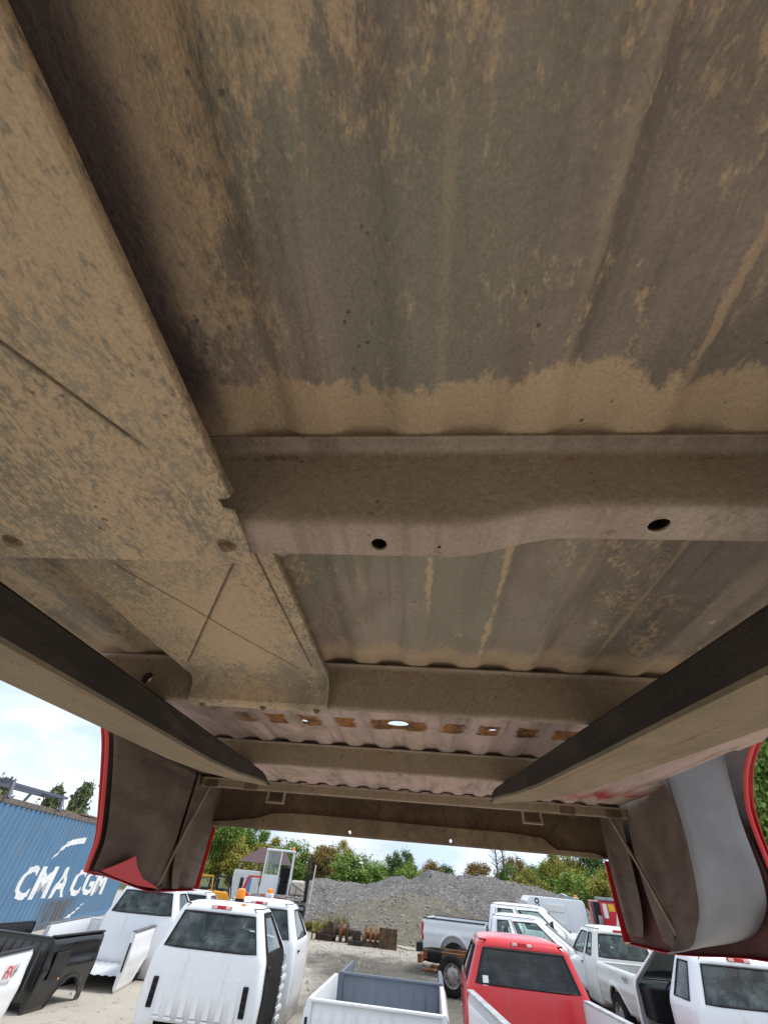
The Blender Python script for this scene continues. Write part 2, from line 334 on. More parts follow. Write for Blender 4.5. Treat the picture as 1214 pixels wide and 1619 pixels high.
# ------------------------------------------------------------------ ground
def ground_mat():
    t = NT('yard_dirt'); v = t.coord(); x, y, z = t.sep(v)[:3]
    n1 = t.noise(v, 0.18, 6, .62); n2 = t.noise(v, 1.3, 7, .7); n3 = t.noise(v, 22, 5, .7)
    vo = t.voro(v, 16); 
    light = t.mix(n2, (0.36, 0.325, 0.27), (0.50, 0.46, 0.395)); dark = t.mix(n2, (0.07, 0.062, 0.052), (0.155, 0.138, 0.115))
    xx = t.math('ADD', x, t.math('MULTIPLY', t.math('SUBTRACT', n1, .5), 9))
    m = t.math('MULTIPLY', t.step(xx, -2.4, 0.2), t.step(y, 5.0, 7.5))  # unseen ground near the camera kept pale to bounce light onto the bed
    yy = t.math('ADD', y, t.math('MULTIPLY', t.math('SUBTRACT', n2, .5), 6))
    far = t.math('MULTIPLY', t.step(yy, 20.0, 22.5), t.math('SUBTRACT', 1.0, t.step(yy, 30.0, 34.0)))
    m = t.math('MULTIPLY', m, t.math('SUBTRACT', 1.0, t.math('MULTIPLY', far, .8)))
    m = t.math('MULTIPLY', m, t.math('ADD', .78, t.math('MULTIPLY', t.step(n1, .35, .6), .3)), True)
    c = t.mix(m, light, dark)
    c = t.mix(t.math('MULTIPLY', t.step(t.noise(v, 3.2, 7, .75), .55, .68), .6), c, (0.05, 0.045, 0.038))
    grass = t.step(y, 42.0, 47.0); c = t.mix(grass, c, (0.09, 0.10, 0.045))
    c = t.mix(t.math('MULTIPLY', t.math('SUBTRACT', 1.0, t.step(vo, .05, .35)), .25), c, (0.45, 0.43, 0.39))
    t.bump(t.math('ADD', n3, t.math('MULTIPLY', n2, 2.0)), 0.6, 0.03)
    return t.fin(c, 0.95, 0, .1)
gm = MB(); 
xs = [-600, -250, -120, -60, -40, -25, -15, -8, 0, 8, 15, 25, 40, 60, 120, 250, 600]; ys = [-600, -200, -60, -20, -8, 0, 5, 10, 15, 20, 25, 30, 40, 60, 100, 200, 400, 900]
gm.grid([[(x, y, 0) for x in xs] for y in ys])
tag(gm.build('ground', ground_mat()), kind='structure')

# ================================================================== the lifted truck bed overhead
BYAW = R(7.0)
def b2w(a, l, z):
    return Vector((a * math.cos(BYAW) + l * math.sin(BYAW), -a * math.sin(BYAW) + l * math.cos(BYAW), z + CAMH))
bed = empty('truck_bed', b2w(*BO), -BYAW, 'red pickup truck bed held overhead, dusty rusty underside with crossmembers', 'truck bed')
def bb(m, name, mat, parent=None, **k):
    m.v = [tuple(Vector(q) - BO) for q in m.v]; return m.build(name, mat, parent or bed, **k)
def sstep(a, b, x):
    t = max(0, min(1, (x - a) / (b - a))); return t * t * (3 - 2 * t)
def lerp_pts(tab, x):
    if x <= tab[0][0]: return tab[0][1]
    for (x0, y0), (x1, y1) in zip(tab, tab[1:]):
        if x <= x1: t = (x - x0) / (x1 - x0); t = t * t * (3 - 2 * t); return y0 + (y1 - y0) * t
    return tab[-1][1]
def catmull(pts, n):
    pts = [Vector(p) for p in pts]; out = []
    for i in range(len(pts) - 1):
        p0 = pts[max(i - 1, 0)]; p1 = pts[i]; p2 = pts[i + 1]; p3 = pts[min(i + 2, len(pts) - 1)]
        for k in range(n):
            t = k / n; out.append(0.5 * ((2 * p1) + (p2 - p0) * t + (2 * p0 - 5 * p1 + 4 * p2 - p3) * t * t + (3 * p1 - p0 - 3 * p2 + p3) * t ** 3))
    out.append(pts[-1]); return out
FZ, PER = 0.28, 0.0895
A0, A1 = -0.862, 0.772
na = int((A1 - A0) / PER * 14)
def floor_z(a, l):
    u = abs(((a / PER + 0.5) % 1.0) - 0.5) * 2
    h = 0.0082 * sstep(0.25, 0.72, u) * (1 - .8 * sstep(.065, .045, abs(l - 1.07))) + .002 * sstep(.065, .045, abs(l - 1.07))
    return FZ + h + 0.0013 * noise.noise((a * 9, l * 5, 0.3))
Ls = sorted([-0.3 + i * 2.63 / 60 for i in range(61)] + [.995 + .0101 * i for i in range(16)])
As = [A0 + (A1 - A0) * i / na for i in range(na + 1)]
fm = MB(); rows = [[(a, l, floor_z(a, l)) for a in As] + [(a, l, floor_z(a, l) + .003) for a in reversed(As)] for l in Ls]
fm.grid(rows, closeu=True); n2_ = len(rows[0]); fm.f.append(tuple(range(n2_ - 1, -1, -1))); fm.f.append(tuple((len(rows) - 1) * n2_ + k for k in range(n2_)))
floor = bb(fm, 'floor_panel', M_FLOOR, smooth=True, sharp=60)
def ell(a, l, z, ra, rl, h, n=28, axis='z'):
    m = MB(); 
    poly = [(math.cos(2 * math.pi * k / n) * ra * (1 + .06 * math.sin(3 * k)), math.sin(2 * math.pi * k / n) * rl) for k in range(n)]
    if axis == 'z': m.prism(poly, z - h, z + h, lambda u, v, w: (a + u - BO.x, l + v - BO.y, w - BO.z))
    else: m.prism(poly, l - h, l + h, lambda u, v, w: (a + u - BO.x, w - BO.y, z + v - BO.z))
    return m.mesh('cutter')
cut(floor, [ell(-0.0445, 1.066, .29, .027, .025, .05), ell(-0.285, 1.083, .285, .009, .012, .05, 14), ell(.186, 1.068, .285, .011, .011, .05, 14)])

# crossmembers: hat sections, each its own part
def crossmember(l0, zb, a0, a1, fl=0.018, bw=0.046, holes=(), sl=0.007):
    m = MB(); rows = []; N = 90
    for i in range(N + 1):
        a = a0 + (a1 - a0) * i / N; b = zb(a) if callable(zb) else zb; w = 0.0012 * noise.noise((a * 7, l0 * 9, 1))
        t = FZ - 0.0018
        rows.append([(a, l0, t - .0015), (a, l0 + .003, t), (a, l0 + fl - .006, t), (a, l0 + fl - .001, t - .002), (a, l0 + fl + .002, t - .007),
                     (a, l0 + fl + sl + w, b + .007), (a, l0 + fl + sl + .0025 + w, b + .002), (a, l0 + fl + sl + .008, b),
                     (a, l0 + fl + sl + bw - .008, b), (a, l0 + fl + sl + bw - .002, b + .002), (a, l0 + fl + sl + bw, b + .007), (a, l0 + fl + 2 * sl + bw, t), (a, l0 + 2 * fl + 2 * sl + bw, t)])
    m.grid(rows); o = bb(m, 'crossmember', M_CROSS, smooth=True, sharp=50, fixn=False, solid=.0022, off=0)
    if holes: bake(o); cut(o, holes)
    return o
zA = lambda a: 0.2005 + (0.2235 - 0.2005) * sstep(0.025, 0.128, a)
crossmember(0.197, zA, -0.80, 0.72, holes=[ell(-.032, .249, .2, .0066, .0075, .012), ell(.193, .246, .222, .0085, .0078, .012), ell(.017, .251, .2, .0016, .0018, .012, 10)])
for a, l, z in ((-.085, .208, FZ - .0020), (.012, .209, FZ - .0020), (.098, .208, FZ - .0020), (.20, .209, FZ - .0020), (.015, .262, .2003), (-.118, .262, .2003), (.30, .252, .2233)):
    m = MB(); m.lathe([(0, -.0004), (.0034, -.0004), (.0042, -.0014), (.0052, -.0012), (.0058, .0004)], 18, Matrix(((0, 1, 0), (0, 0, 1), (1, 0, 0)))); m.v = [tuple(Vector(q) + Vector((a, l, z))) for q in m.v]; bb(m, 'weld_spot', M_CROSS, smooth=True, sharp=80)
crossmember(0.690, 0.2065, -0.60, 0.50, fl=.012, sl=.005, bw=.015, holes=[ell(-.495, .705, .240, .010, .010, .03, 16, 'y')])
crossmember(1.297, 0.2225, -0.70, 0.46, fl=.012, sl=.006, bw=.024, holes=[ell(-.045, 1.327, .2225, .009, .007, .012, 14)])
crossmember(2.020, 0.247, -0.95, 0.87, fl=.010, sl=.005, bw=.020)

# heat shields
def seg_d(p, a, b):
    ax, ay = a; bx, by = b; t = max(0, min(1, ((p[0] - ax) * (bx - ax) + (p[1] - ay) * (by - ay)) / ((bx - ax) ** 2 + (by - ay) ** 2)))
    return math.hypot(p[0] - ax - t * (bx - ax), p[1] - ay - t * (by - ay))
def groove(p, segs, w=.0035, d=.0022):
    return sum(d * max(0, 1 - (seg_d(p, a, b) / w) ** 2) for a, b in segs)
sh = MB(); S1 = [((-.30, -.04), (-.178, .155)), ((-.42, .155), (-.29, -.05))]
us = [-.62, -.5, -.45] + [-.42 + i * .0028 for i in range(98)] + [-.1445, -.142]
S1 = [((-.232, .069), (-.178, .155)), ((-.46, .155), (-.30, -.10)), ((-.30, -.04), (-.232, .069))]
rows = []
for i in range(122):
    l = -.26 + .534 * i / 121
    row = []
    for u in us:
        z = .1965 + groove((u, l), S1) + .0012 * noise.noise((u * 9, l * 9, 5)) - .004 * sstep(.2, -.2, l) * 0
        row.append((u, l, z))
    if l < .196: row += [(-.1404, l, .1976), (-.1400, l, .2055)]
    else:
        nt = -.152 if .196 <= l < .206 else -.141 - (l - .206) * .07
        row = row[:-2] + [(min(row[-3][0] + .001, nt), l, .1965), (nt, l, .1965), (nt + .0004, l, .1972), (nt + .0004, l, .1978)]
    rows.append(row)
sh.grid([r_ for r_ in rows if r_[0][1] < .196]); nb = [r_ for r_ in rows if r_[0][1] >= .196]; la = [r_ for r_ in rows if r_[0][1] < .196][-1]; sh.grid([la[:101] + [(q[0], la[0][1], q[2]) for q in nb[0][101:]]] + nb)
hs = bb(sh, 'heat_shield', M_SHIELD, smooth=True, sharp=40, solid=.0012, off=0, fixn=False, merge=.00002)
def bolt(a, l, z, r, parent, mat):
    m = MB(); n = 6
    m.lathe([(0, -.0052), (r * .55, -.0050), (r * .62, -.004), (r * .62, -.0012), (r, -.0012), (r, 0)], 18, Matrix(((0, 1, 0), (0, 0, 1), (1, 0, 0))))
    m.v = [tuple(Vector(q) + Vector((a, l, z))) for q in m.v]
    return bb(m, 'bolt', mat, parent, smooth=True, sharp=30)
BOLTM = plain('rusty_bolt', (0.26, 0.17, 0.10), .8, .3, .4, 200)
for a, l in ((-.359, .249), (-.161, .249)): bolt(a, l, .196, .0078, hs, BOLTM)
sh2 = MB(); S2 = [((-.345, .335), (-.19, .645)), ((-.178, .30), (-.388, .635))]
prof = [(.258, .216), (.275, .228), (.30, .2365), (.40, .2385), (.52, .240), (.655, .2435), (.672, .2425), (.682, .238), (.6885, .230), (.6945, .214), (.6955, .2075), (.699, .2045), (.71, .2035), (.721, .2035)]
def shz(l):
    for (x0, y0), (x1, y1) in zip(prof, prof[1:]):
        if l <= x1: return y0 + (y1 - y0) * (l - x0) / (x1 - x0)
    return prof[-1][1]
lss = [.258 + i * .0032 for i in range(126)] + [.664, .668, .672, .677, .682, .6855, .6885, .6915, .6945, .6955, .699, .71, .715, .721]
rows = []
for l in sorted(lss):
    k = sstep(.655, .69, l); row = [(-.404 + .008 * k, l, shz(l) + .010 * (1 - k)), (-.4035 + .008 * k, l, shz(l))]
    for i in range(88):
        u = -.400 + .008 * k + i * (.248 - .008 * k) / 87
        bead = .0025 * max(0, 1 - ((u + .170) / .004) ** 2) * (1 - k) * sstep(.27, .30, l)
        row.append((u, l, shz(l) + (groove((u, l), S2, .0032, .002) + bead) * (1 - k) + .0009 * noise.noise((u * 11, l * 11, 9))))
    row += [(-.1505, l, shz(l)), (-.150, l, shz(l) + .009 * (1 - k))]; rows.append(row)
sh2.grid(rows); hs2 = bb(sh2, 'heat_shield', M_SHIELD, smooth=True, sharp=40, solid=.0012, off=0, fixn=False)
for a, l in ((-.375, .7105), (-.265, .7105), (-.17, .7105)): bolt(a, l, .203, .006, hs2, BOLTM)

# rear sill with stamped ledge
ledge = [(-.96, .150), (-.90, .156), (-.78, .170), (-.66, .198), (-.57, .203), (.42, .197), (.56, .189), (.635, .153), (.77, .153), (.86, .138)]
m = MB(); rows = []
for i in range(181):
    a = -.988 + 1.862 * i / 180; z = lerp_pts(ledge, a); k = .55 + .45 * sstep(-.9, -.62, a) * (1 - sstep(.55, .64, a))
    rows.append([(a, 2.318, .2865), (a, 2.345, .284), (a, 2.356, .276), (a, 2.338, z + .010), (a, 2.335, z + .003), (a, 2.344 - .036 * k, z), (a, 2.341 - .037 * k, z - .004), (a, 2.340 - .010 * k, .142), (a, 2.345 - .008 * k, .136), (a, 2.358, .1345), (a, 2.36, .15)])
m.grid(rows); sill = bb(m, 'rear_sill', M_SILL, smooth=True, sharp=50, solid=.002, off=0, fixn=False)
bake(sill); cut(sill, [ell(-.301, 2.33, .149, .0065, .0065, .06, 14, 'y'), ell(.163, 2.33, .149, .0065, .0065, .06, 14, 'y')])
# U brackets and rods
for a in (-.605, .48):
    m = MB(); 
    for p, q in (((a - .036, 2.055, .262), (a - .036, 2.055, .212)), ((a - .040, 2.055, .210), (a + .040, 2.055, .210)), ((a + .036, 2.055, .212), (a + .036, 2.055, .262))): m.bar(p, q, .007, .020, (0, 1, 0))
    bb(m, 'bracket', M_CROSS, bevel=.0015)
for a in (-.90, -.72, .62, .80):
    m = MB(); m.prism([(2.03, .286), (2.14, .286), (2.14, .262), (2.06, .246), (2.03, .246)], a - .03, a + .03, lambda u, v, w: (w, u, v)); bb(m, 'gusset', M_SILL, bevel=.003)
for p, q in (((-.93, 2.09, .250), (-.968, 1.985, -.090)), ((.80, 2.09, .262), (.838, 1.862, -.083))):
    p, q = Vector(p), Vector(q); mid = (p + q) / 2 + Vector((0, -.008, 0)); m = MB(); m.tube(catmull([p, p * .7 + q * .3 + Vector((0, -.004, 0)), mid, q], 6), .0058, 8)
    bb(m, 'brace_rod', M_CROSS, smooth=True)
    m = MB(); m.bar(q + Vector((0, -.02, .0)), q + Vector((0, .03, .012)), .02, .012); m.bar(q + Vector((0, -.028, .03)), q + Vector((0, -.02, -.004)), .014, .006); bb(m, 'rod_clip', TRIM, bevel=.002)

# bedsides
archL = [(.375, -.045), (.38, -.02), (.40, .06), (.5, .22), (.68, .36), (.9, .43), (1.1, .415), (1.24, .35), (1.342, .27), (1.40, .205), (1.448, .144), (1.50, .075), (1.529, .026), (1.534, -.005), (1.536, -.03), (1.538, -.045)]
archR = [(.40, -.082), (.405, -.03), (.43, .08), (.54, .28), (.72, .42), (.9, .47), (1.1, .455), (1.215, .415), (1.295, .368), (1.385, .317), (1.45, .25), (1.476, .194), (1.486, .125), (1.492, .03), (1.494, -.04), (1.495, -.082)]
def lin(tab, x):
    for (x0, y0), (x1, y1) in zip(tab, tab[1:]):
        if x <= x1: return y0 + (y1 - y0) * (x - x0) / (x1 - x0) if x1 > x0 else y1
    return tab[-1][1]
def bedside(side, arch, aout, zb):
    fine = catmull([(x, y, 0) for x, y in arch], 4); tab = [(q.x, q.y) for q in fine]; l0, l1 = tab[0][0], tab[-1][0]
    ls = [-.3, -.1, .1, .3] + [x for x, _ in tab] + [1.6, 1.7, 1.8, 1.9, 2.0, 2.1, 2.2, 2.3, 2.352]
    m = MB(); rows = []
    for l in ls:
        b = lin(tab, l) if l0 <= l <= l1 else zb(l); row = []
        for k in range(13):
            t = k / 12; z = b + (.80 - b) * t
            bul = .016 * math.sin(math.pi * min(1, max(0, (z + .1) / .9))) - .03 * sstep(.7, .8, z)
            row.append((side * (aout(l) + bul), l, z))
        row += [(side * (aout(l) - .09), l, .802), (side * (aout(l) - .10), l, .77)]; rows.append(row)
    m.grid(rows); sk = bb(m, 'bedside', M_SKIN, smooth=True, sharp=45, solid=.0016, off=0, fixn=False)
    m = MB(); m.grid([[(q[0] - side * .007, q[1] + (.012 if l0 - .01 < q[1] and q[1] > .9 and abs(q[1] - l1) < .3 else 0), q[2] + .004) for q in r_[:13]] for r_ in rows]); bb(m, 'inner_lining', M_INNER, sk, smooth=True, fixn=False)
    m = MB(); m.grid([[(side * (aout(q.x) + .004), q.x + .001, q.y), (side * (aout(q.x) - .002), q.x, q.y - .001), (side * (aout(q.x) - .009), q.x + .002, q.y)] for q in fine])
    bb(m, 'wheel_lip', M_SKIN, sk, smooth=True, fixn=False, solid=.002, off=0)
    m = MB(); m.grid([[(side * (aout(2.35) + .002), 2.353, z), (side * (aout(2.35) - .035), 2.350, z)] for z in (zb(2.35), .0, .07, .128)])
    bb(m, 'end_flange', M_SKIN, sk, fixn=False, solid=.0016, off=0)
    m = MB(); m.grid([[(side * (aout(l) + .001), l, zb(l)), (side * (aout(l) - .03), l, zb(l) - .004)] for l in (l1, 1.6, 1.7, 1.8, 1.9, 2.0, 2.1, 2.352)]); bb(m, 'bottom_flange', M_SKIN, sk, fixn=False, solid=.0016, off=0)
    return sk
aL = lambda l: .986
aR = lambda l: .965 - .098 * sstep(1.55, 2.35, l)
bedside(-1, archL, aL, lambda l: -.045 - .043 * sstep(1.53, 1.97, l)); bedside(1, archR, aR, lambda l: -.082 - .03 * sstep(1.6, 2.1, l))
# inner panels, left
def sheet(name, fn, us, vs_, mat, parent=None, solid=.0016, smooth=True, sharp=50):
    m = MB(); m.grid([[fn(u, v) for v in vs_] for u in us]); return bb(m, name, mat, parent, smooth=smooth, sharp=sharp, fixn=False, solid=solid, off=0)
U = [i / 24 for i in range(25)]
archLf = [(q.x, q.y) for q in catmull([(x, y, 0) for x, y in archL], 4)]
def arch_l(tab, z, lmin):
    # along-position of the rear branch of the arch at height z
    best = tab[-1][0]
    for (x0, y0), (x1, y1) in zip(tab, tab[1:]):
        if x0 > lmin and min(y0, y1) <= z <= max(y0, y1): best = x0 + (x1 - x0) * ((z - y0) / (y1 - y0) if y1 != y0 else 0)
    return best
def inL(u, v):
    zl = -.040 - .043 * sstep(.05, .9, u); z = zl + (.29 - zl) * v; l0 = arch_l(archLf, max(z, -.044), .95) + .006; l = l0 + (2.03 - l0) * u
    return (-.962 + .012 * math.sin(u * 3.1) * (1 - v) - .006 * math.sin(u * 2) + .004 * noise.noise((l * 4, z * 4, 0)), l, z)
sheet('inner_panel', inL, U, U, M_INNER)
def inL2(u, v):
    z = -.085 + .375 * v; l = 2.012 + .342 * u
    pocket = .022 * math.exp(-((u - .45) / .12) ** 2)
    return (-.956 - .012 * u - pocket * sstep(1, .3, v), l + .012 * math.sin(v * 3.1) - .012 + .10 * (1 - u) * (1 - v) ** 5, z)
sheet('inner_panel', inL2, U, U, M_INNER)
sheet('side_shelf', lambda u, v: (-.98 + .125 * v, 1.34 + 1.0 * u, .290 - .002 * v), U, [0, .5, 1], M_INNER)
m = MB(); m.add([(-.948, l, z) for l, z in ((1.545, -.040), (1.62, -.022), (1.70, .000), (1.735, -.024), (1.81, -.054), (1.97, -.083), (1.80, -.073), (1.66, -.056))], [(0, 1, 2, 3, 4, 5, 6, 7)])
m.v = [(-.948 + .012 * (q[2] + .09) / .08, q[1], q[2]) for q in m.v]
bb(m, 'bent_lip', M_SKIN, solid=.0015, off=0)
# right: grey liner and inner panels
outer = catmull([(.935, l, z) for l, z in ((1.34, .43), (1.42, .355), (1.478, .206), (1.50, .07), (1.55, .006), (1.66, -.045), (1.83, -.072))], 6)
inner = catmull([(a, l, z) for a, l, z in ((.79, 1.44, .37), (.782, 1.487, .30), (.78, 1.51, .142), (.778, 1.56, .012), (.775, 1.615, -.042), (.775, 1.685, -.080), (.80, 1.90, -.106))], 6)
m = MB(); m.grid([[p.lerp(q, k / 6) + Vector((0, .012 * math.sin(math.pi * k / 6), 0)) for k in range(7)] for p, q in zip(inner, outer)])
bb(m, 'wheel_liner', M_LINER, smooth=True, sharp=60, fixn=False, solid=.003, off=0)
bolt(.905, 1.40, .352, .012, None, TRIM)
inn = inner[4:]
m = MB(); rows = []
for i, p in enumerate(inn):
    z1 = .29 + (-.086 - .29) * i / (len(inn) - 1); q = Vector((.852, 2.03 + .035 * math.sin(math.pi * i / (len(inn) - 1)), z1)); s_ = Vector((p.x + .004, p.y + .004, p.z))
    rows.append([s_.lerp(q, k / 10) + Vector((.018 * math.sin(math.pi * k / 10), 0, 0)) for k in range(11)])
m.grid(rows); bb(m, 'inner_panel', M_INNER, smooth=True, sharp=60, fixn=False, solid=.0016, off=0)
def inR2(u, v):
    z = -.088 + .378 * v; l = 2.055 + .035 * math.sin(math.pi * v) + .12 * (1 - u) * (1 - v) ** 5 + (.245 - .02 * math.sin(math.pi * v)) * u
    rib = .018 * math.exp(-((u - .62 + .12 * (v - .4) ** 2) / .06) ** 2) * sstep(.95, .7, v)
    return (.842 - .004 * u - rib, l, z)
sheet('inner_panel', inR2, U, U, M_INNER)
def inR3(u, v):
    l = 1.50 + .84 * u; z = -.080 - .030 * sstep(.1, .7, u) + .30 * v; return (aR(l) - .012, l, z)
sheet('inner_panel', inR3, U, U, plain('red_brown_primer', (0.12, 0.045, 0.04), .8, 0, .4, 8, .2))
sheet('side_shelf', lambda u, v: (.765 + .07 * v, 1.56 + .78 * u, .2895 - .001 * v), U, [0, .5, 1], M_FLOOR)
# front wall, wheel houses and far end posts, seen only from outside
m = MB(); m.grid([[(a, -.3 + .01 * math.sin(a * 40), z) for a in [A0 + i * (A1 - A0) / 60 for i in range(61)]] for z in (.281, .55, .80)]); bb(m, 'front_panel', M_SKIN, smooth=True, fixn=False, solid=.002)
for sgn, a0, a1 in ((-1, -.97, -.66), (1, .58, .76)):
    m = MB(); m.grid([[(a0, .92 - .52 * math.cos(t), .295 + .30 * math.sin(t)) for t in [math.pi * i / 16 for i in range(17)]], [(a1, .92 - .52 * math.cos(t), .295 + .30 * math.sin(t)) for t in [math.pi * i / 16 for i in range(17)]]])
    bb(m, 'wheel_house', M_INNER, smooth=True, fixn=False, solid=.002)

# ------------------------------------------------------------------ the forklift that carries it
FK = b2w(-.06, -1.5, -CAMH); FK.z = 0
fkl = empty('forklift', FK, -(BYAW - R(3.0)), 'dark forklift carrying the red truck bed on two long dirty forks', 'forklift')
FM = Matrix.Rotation(-(BYAW - R(3.0)), 4, 'Z').inverted()
def fl(q): return FM @ (b2w(*q) - FK)
for a0 in (-.421, .405):
    m = MB(); rows = []
    for l in [-.62, -.3, 0, .2, .4, .6, .8, 1.0, 1.2, 1.3, 1.38, 1.45, 1.52, 1.58, 1.63, 1.67, 1.70, 1.715]:
        ai = a0 - .0524 * (l - .309); ao = ai - .11
        zt = .194 + (l - .309) * .0262; th = .046 if l < 1.1 else .046 + (.009 - .046) * ((l - 1.1) / .615)
        k = sstep(1.38, 1.72, l); ai -= .042 * k ** 1.5; ao += .042 * k ** 1.5
        r = min(.004, th * .3)
        if a0 > 0: pass
        rows.append([fl(q) for q in ((ao, l, zt - r), (ao + r, l, zt), (ai - r, l, zt), (ai, l, zt - r), (ai, l, zt - th + r), (ai - r, l, zt - th), (ao + r, l, zt - th), (ao, l, zt - th + r))])
    m.grid(rows, closeu=True); m.f.append(tuple(range(8))); m.f.append(tuple((len(rows) - 1) * 8 + k for k in range(7, -1, -1)))
    c0, c1 = fl((a0 + .0486 - .055, -.645, .12)), fl((a0 + .0486 - .055, -.645, .72)); m.bar(c0, c1, .11, .05, (0, 1, 0))
    m.build('fork', M_FORKS, fkl, smooth=True, sharp=35)
m = MB(); 
for z in (2.30, 2.68): m.box((0, .80, z), (1.1, .06, .12))
m.build('carriage', TRIM, fkl, bevel=.006)
m = MB()
for x in (-.36, .36): m.box((x, .68, 1.6), (.10, .14, 3.2))
for z in (.35, 1.7, 3.15): m.box((0, .69, z), (.66, .06, .12))
m.build('mast', TRIM, fkl, bevel=.005)
m = MB(); m.b2((-.55, -1.5, .25), (.55, .5, .95)); m.b2((-.6, -1.9, .3), (.6, -1.2, 1.15)); m.build('body', plain('forklift_grey', (.08, .08, .08), .5), fkl, bevel=.06, segs=3)
m = MB()
for x in (-.48, .48):
    m.bar((x, .4, .95), (x, .15, 2.1), .06, .06); m.bar((x, -1.2, 1.1), (x, -1.1, 2.1), .06, .06); m.bar((x, .15, 2.1), (x, -1.1, 2.1), .06, .06)
for i in range(6): m.bar((-.48, .1 - i * .22, 2.1), (.48, .1 - i * .22, 2.1), .04, .03)
m.build('overhead_guard', TRIM, fkl)

# ================================================================== vehicle builders
TEXTS = {}
def text_mesh(txt, size=1.0, extrude=0.0, shear=0.0, bold=0.0):
    cu = bpy.data.curves.new('lettering', 'FONT'); cu.body = txt; cu.size = size; cu.extrude = extrude; cu.shear = shear; cu.offset = bold; cu.resolution_u = 3
    o = bpy.data.objects.new('lettering', cu); C.objects.link(o); bpy.context.view_layer.update()
    me = bpy.data.meshes.new_from_object(o.evaluated_get(bpy.context.evaluated_depsgraph_get())); bpy.data.objects.remove(o); return me
def decal(name, txt, mat, parent, O, ux, uy, size, shear=0.0, bold=0.0, wscale=1.0, sub=None):
    me = text_mesh(txt, size, 0.0, shear, bold); O, ux, uy = Vector(O), Vector(ux).normalized(), Vector(uy).normalized(); nn = ux.cross(uy)
    for v in me.vertices: v.co = O + ux * (v.co.x * wscale) + uy * v.co.y + nn * 0.003
    me.materials.clear(); me.materials.append(mat); return child(name, me, parent)

def wheel_mesh(r, w, rimr):
    t = MB(); t.lathe([(rimr, -w * .42), (rimr * 1.08, -w * .5), (r * .86, -w * .5), (r * .96, -w * .42), (r, -w * .3), (r, w * .3), (r * .96, w * .42), (r * .86, w * .5), (rimr * 1.08, w * .5), (rimr, w * .42)], 30)
    for k in range(30):
        a = 2 * math.pi * k / 30; t.box((0, math.cos(a) * (r + .002), math.sin(a) * (r + .002)), (w * .7, .03, .012), Matrix.Rotation(a, 3, 'X') @ Matrix.Rotation(math.pi / 2, 3, 'X'))
    g = MB(); g.lathe([(rimr * 1.02, w * .45), (rimr * .96, w * .40), (rimr * .86, w * .12), (rimr * .55, w * .30), (rimr * .30, w * .33), (rimr * .28, w * .42), (0, w * .43)], 30)
    for k in range(8):
        a = 2 * math.pi * k / 8; g.lathe([(0, w * .36), (.012, w * .36), (.012, w * .31)], 6, None)
        g.v[-18:] = [(q[0], q[1] + math.cos(a) * rimr * .42, q[2] + math.sin(a) * rimr * .42) for q in g.v[-18:]]
    h = MB()
    for k in range(8):
        a = 2 * math.pi * (k + .5) / 8; h.lathe([(0, 0), (rimr * .1, 0)], 10, None); h.v[-20:] = [(w * .22, q[1] + math.cos(a) * rimr * .70, q[2] + math.sin(a) * rimr * .70) for q in h.v[-20:]]
    tm = t.mesh('tyre', True, sharp=40); tm.materials.append(RUBBER); gm_ = g.mesh('rim', True, sharp=40); gm_.materials.append(STEELRIM); hm = h.mesh('rim_hole'); hm.materials.append(TRIM)
    return tm, gm_, hm
WH = wheel_mesh(.37, .24, .215); WHS = wheel_mesh(.33, .21, .20)
def wheel(parent, x, y, z, W=WH, side=1, name='wheel'):
    o = child(name, W[0], parent, (x, y, z), (0, 0, 0 if side > 0 else math.pi)); child('rim', W[1], o); child('rim_holes', W[2], o); return o

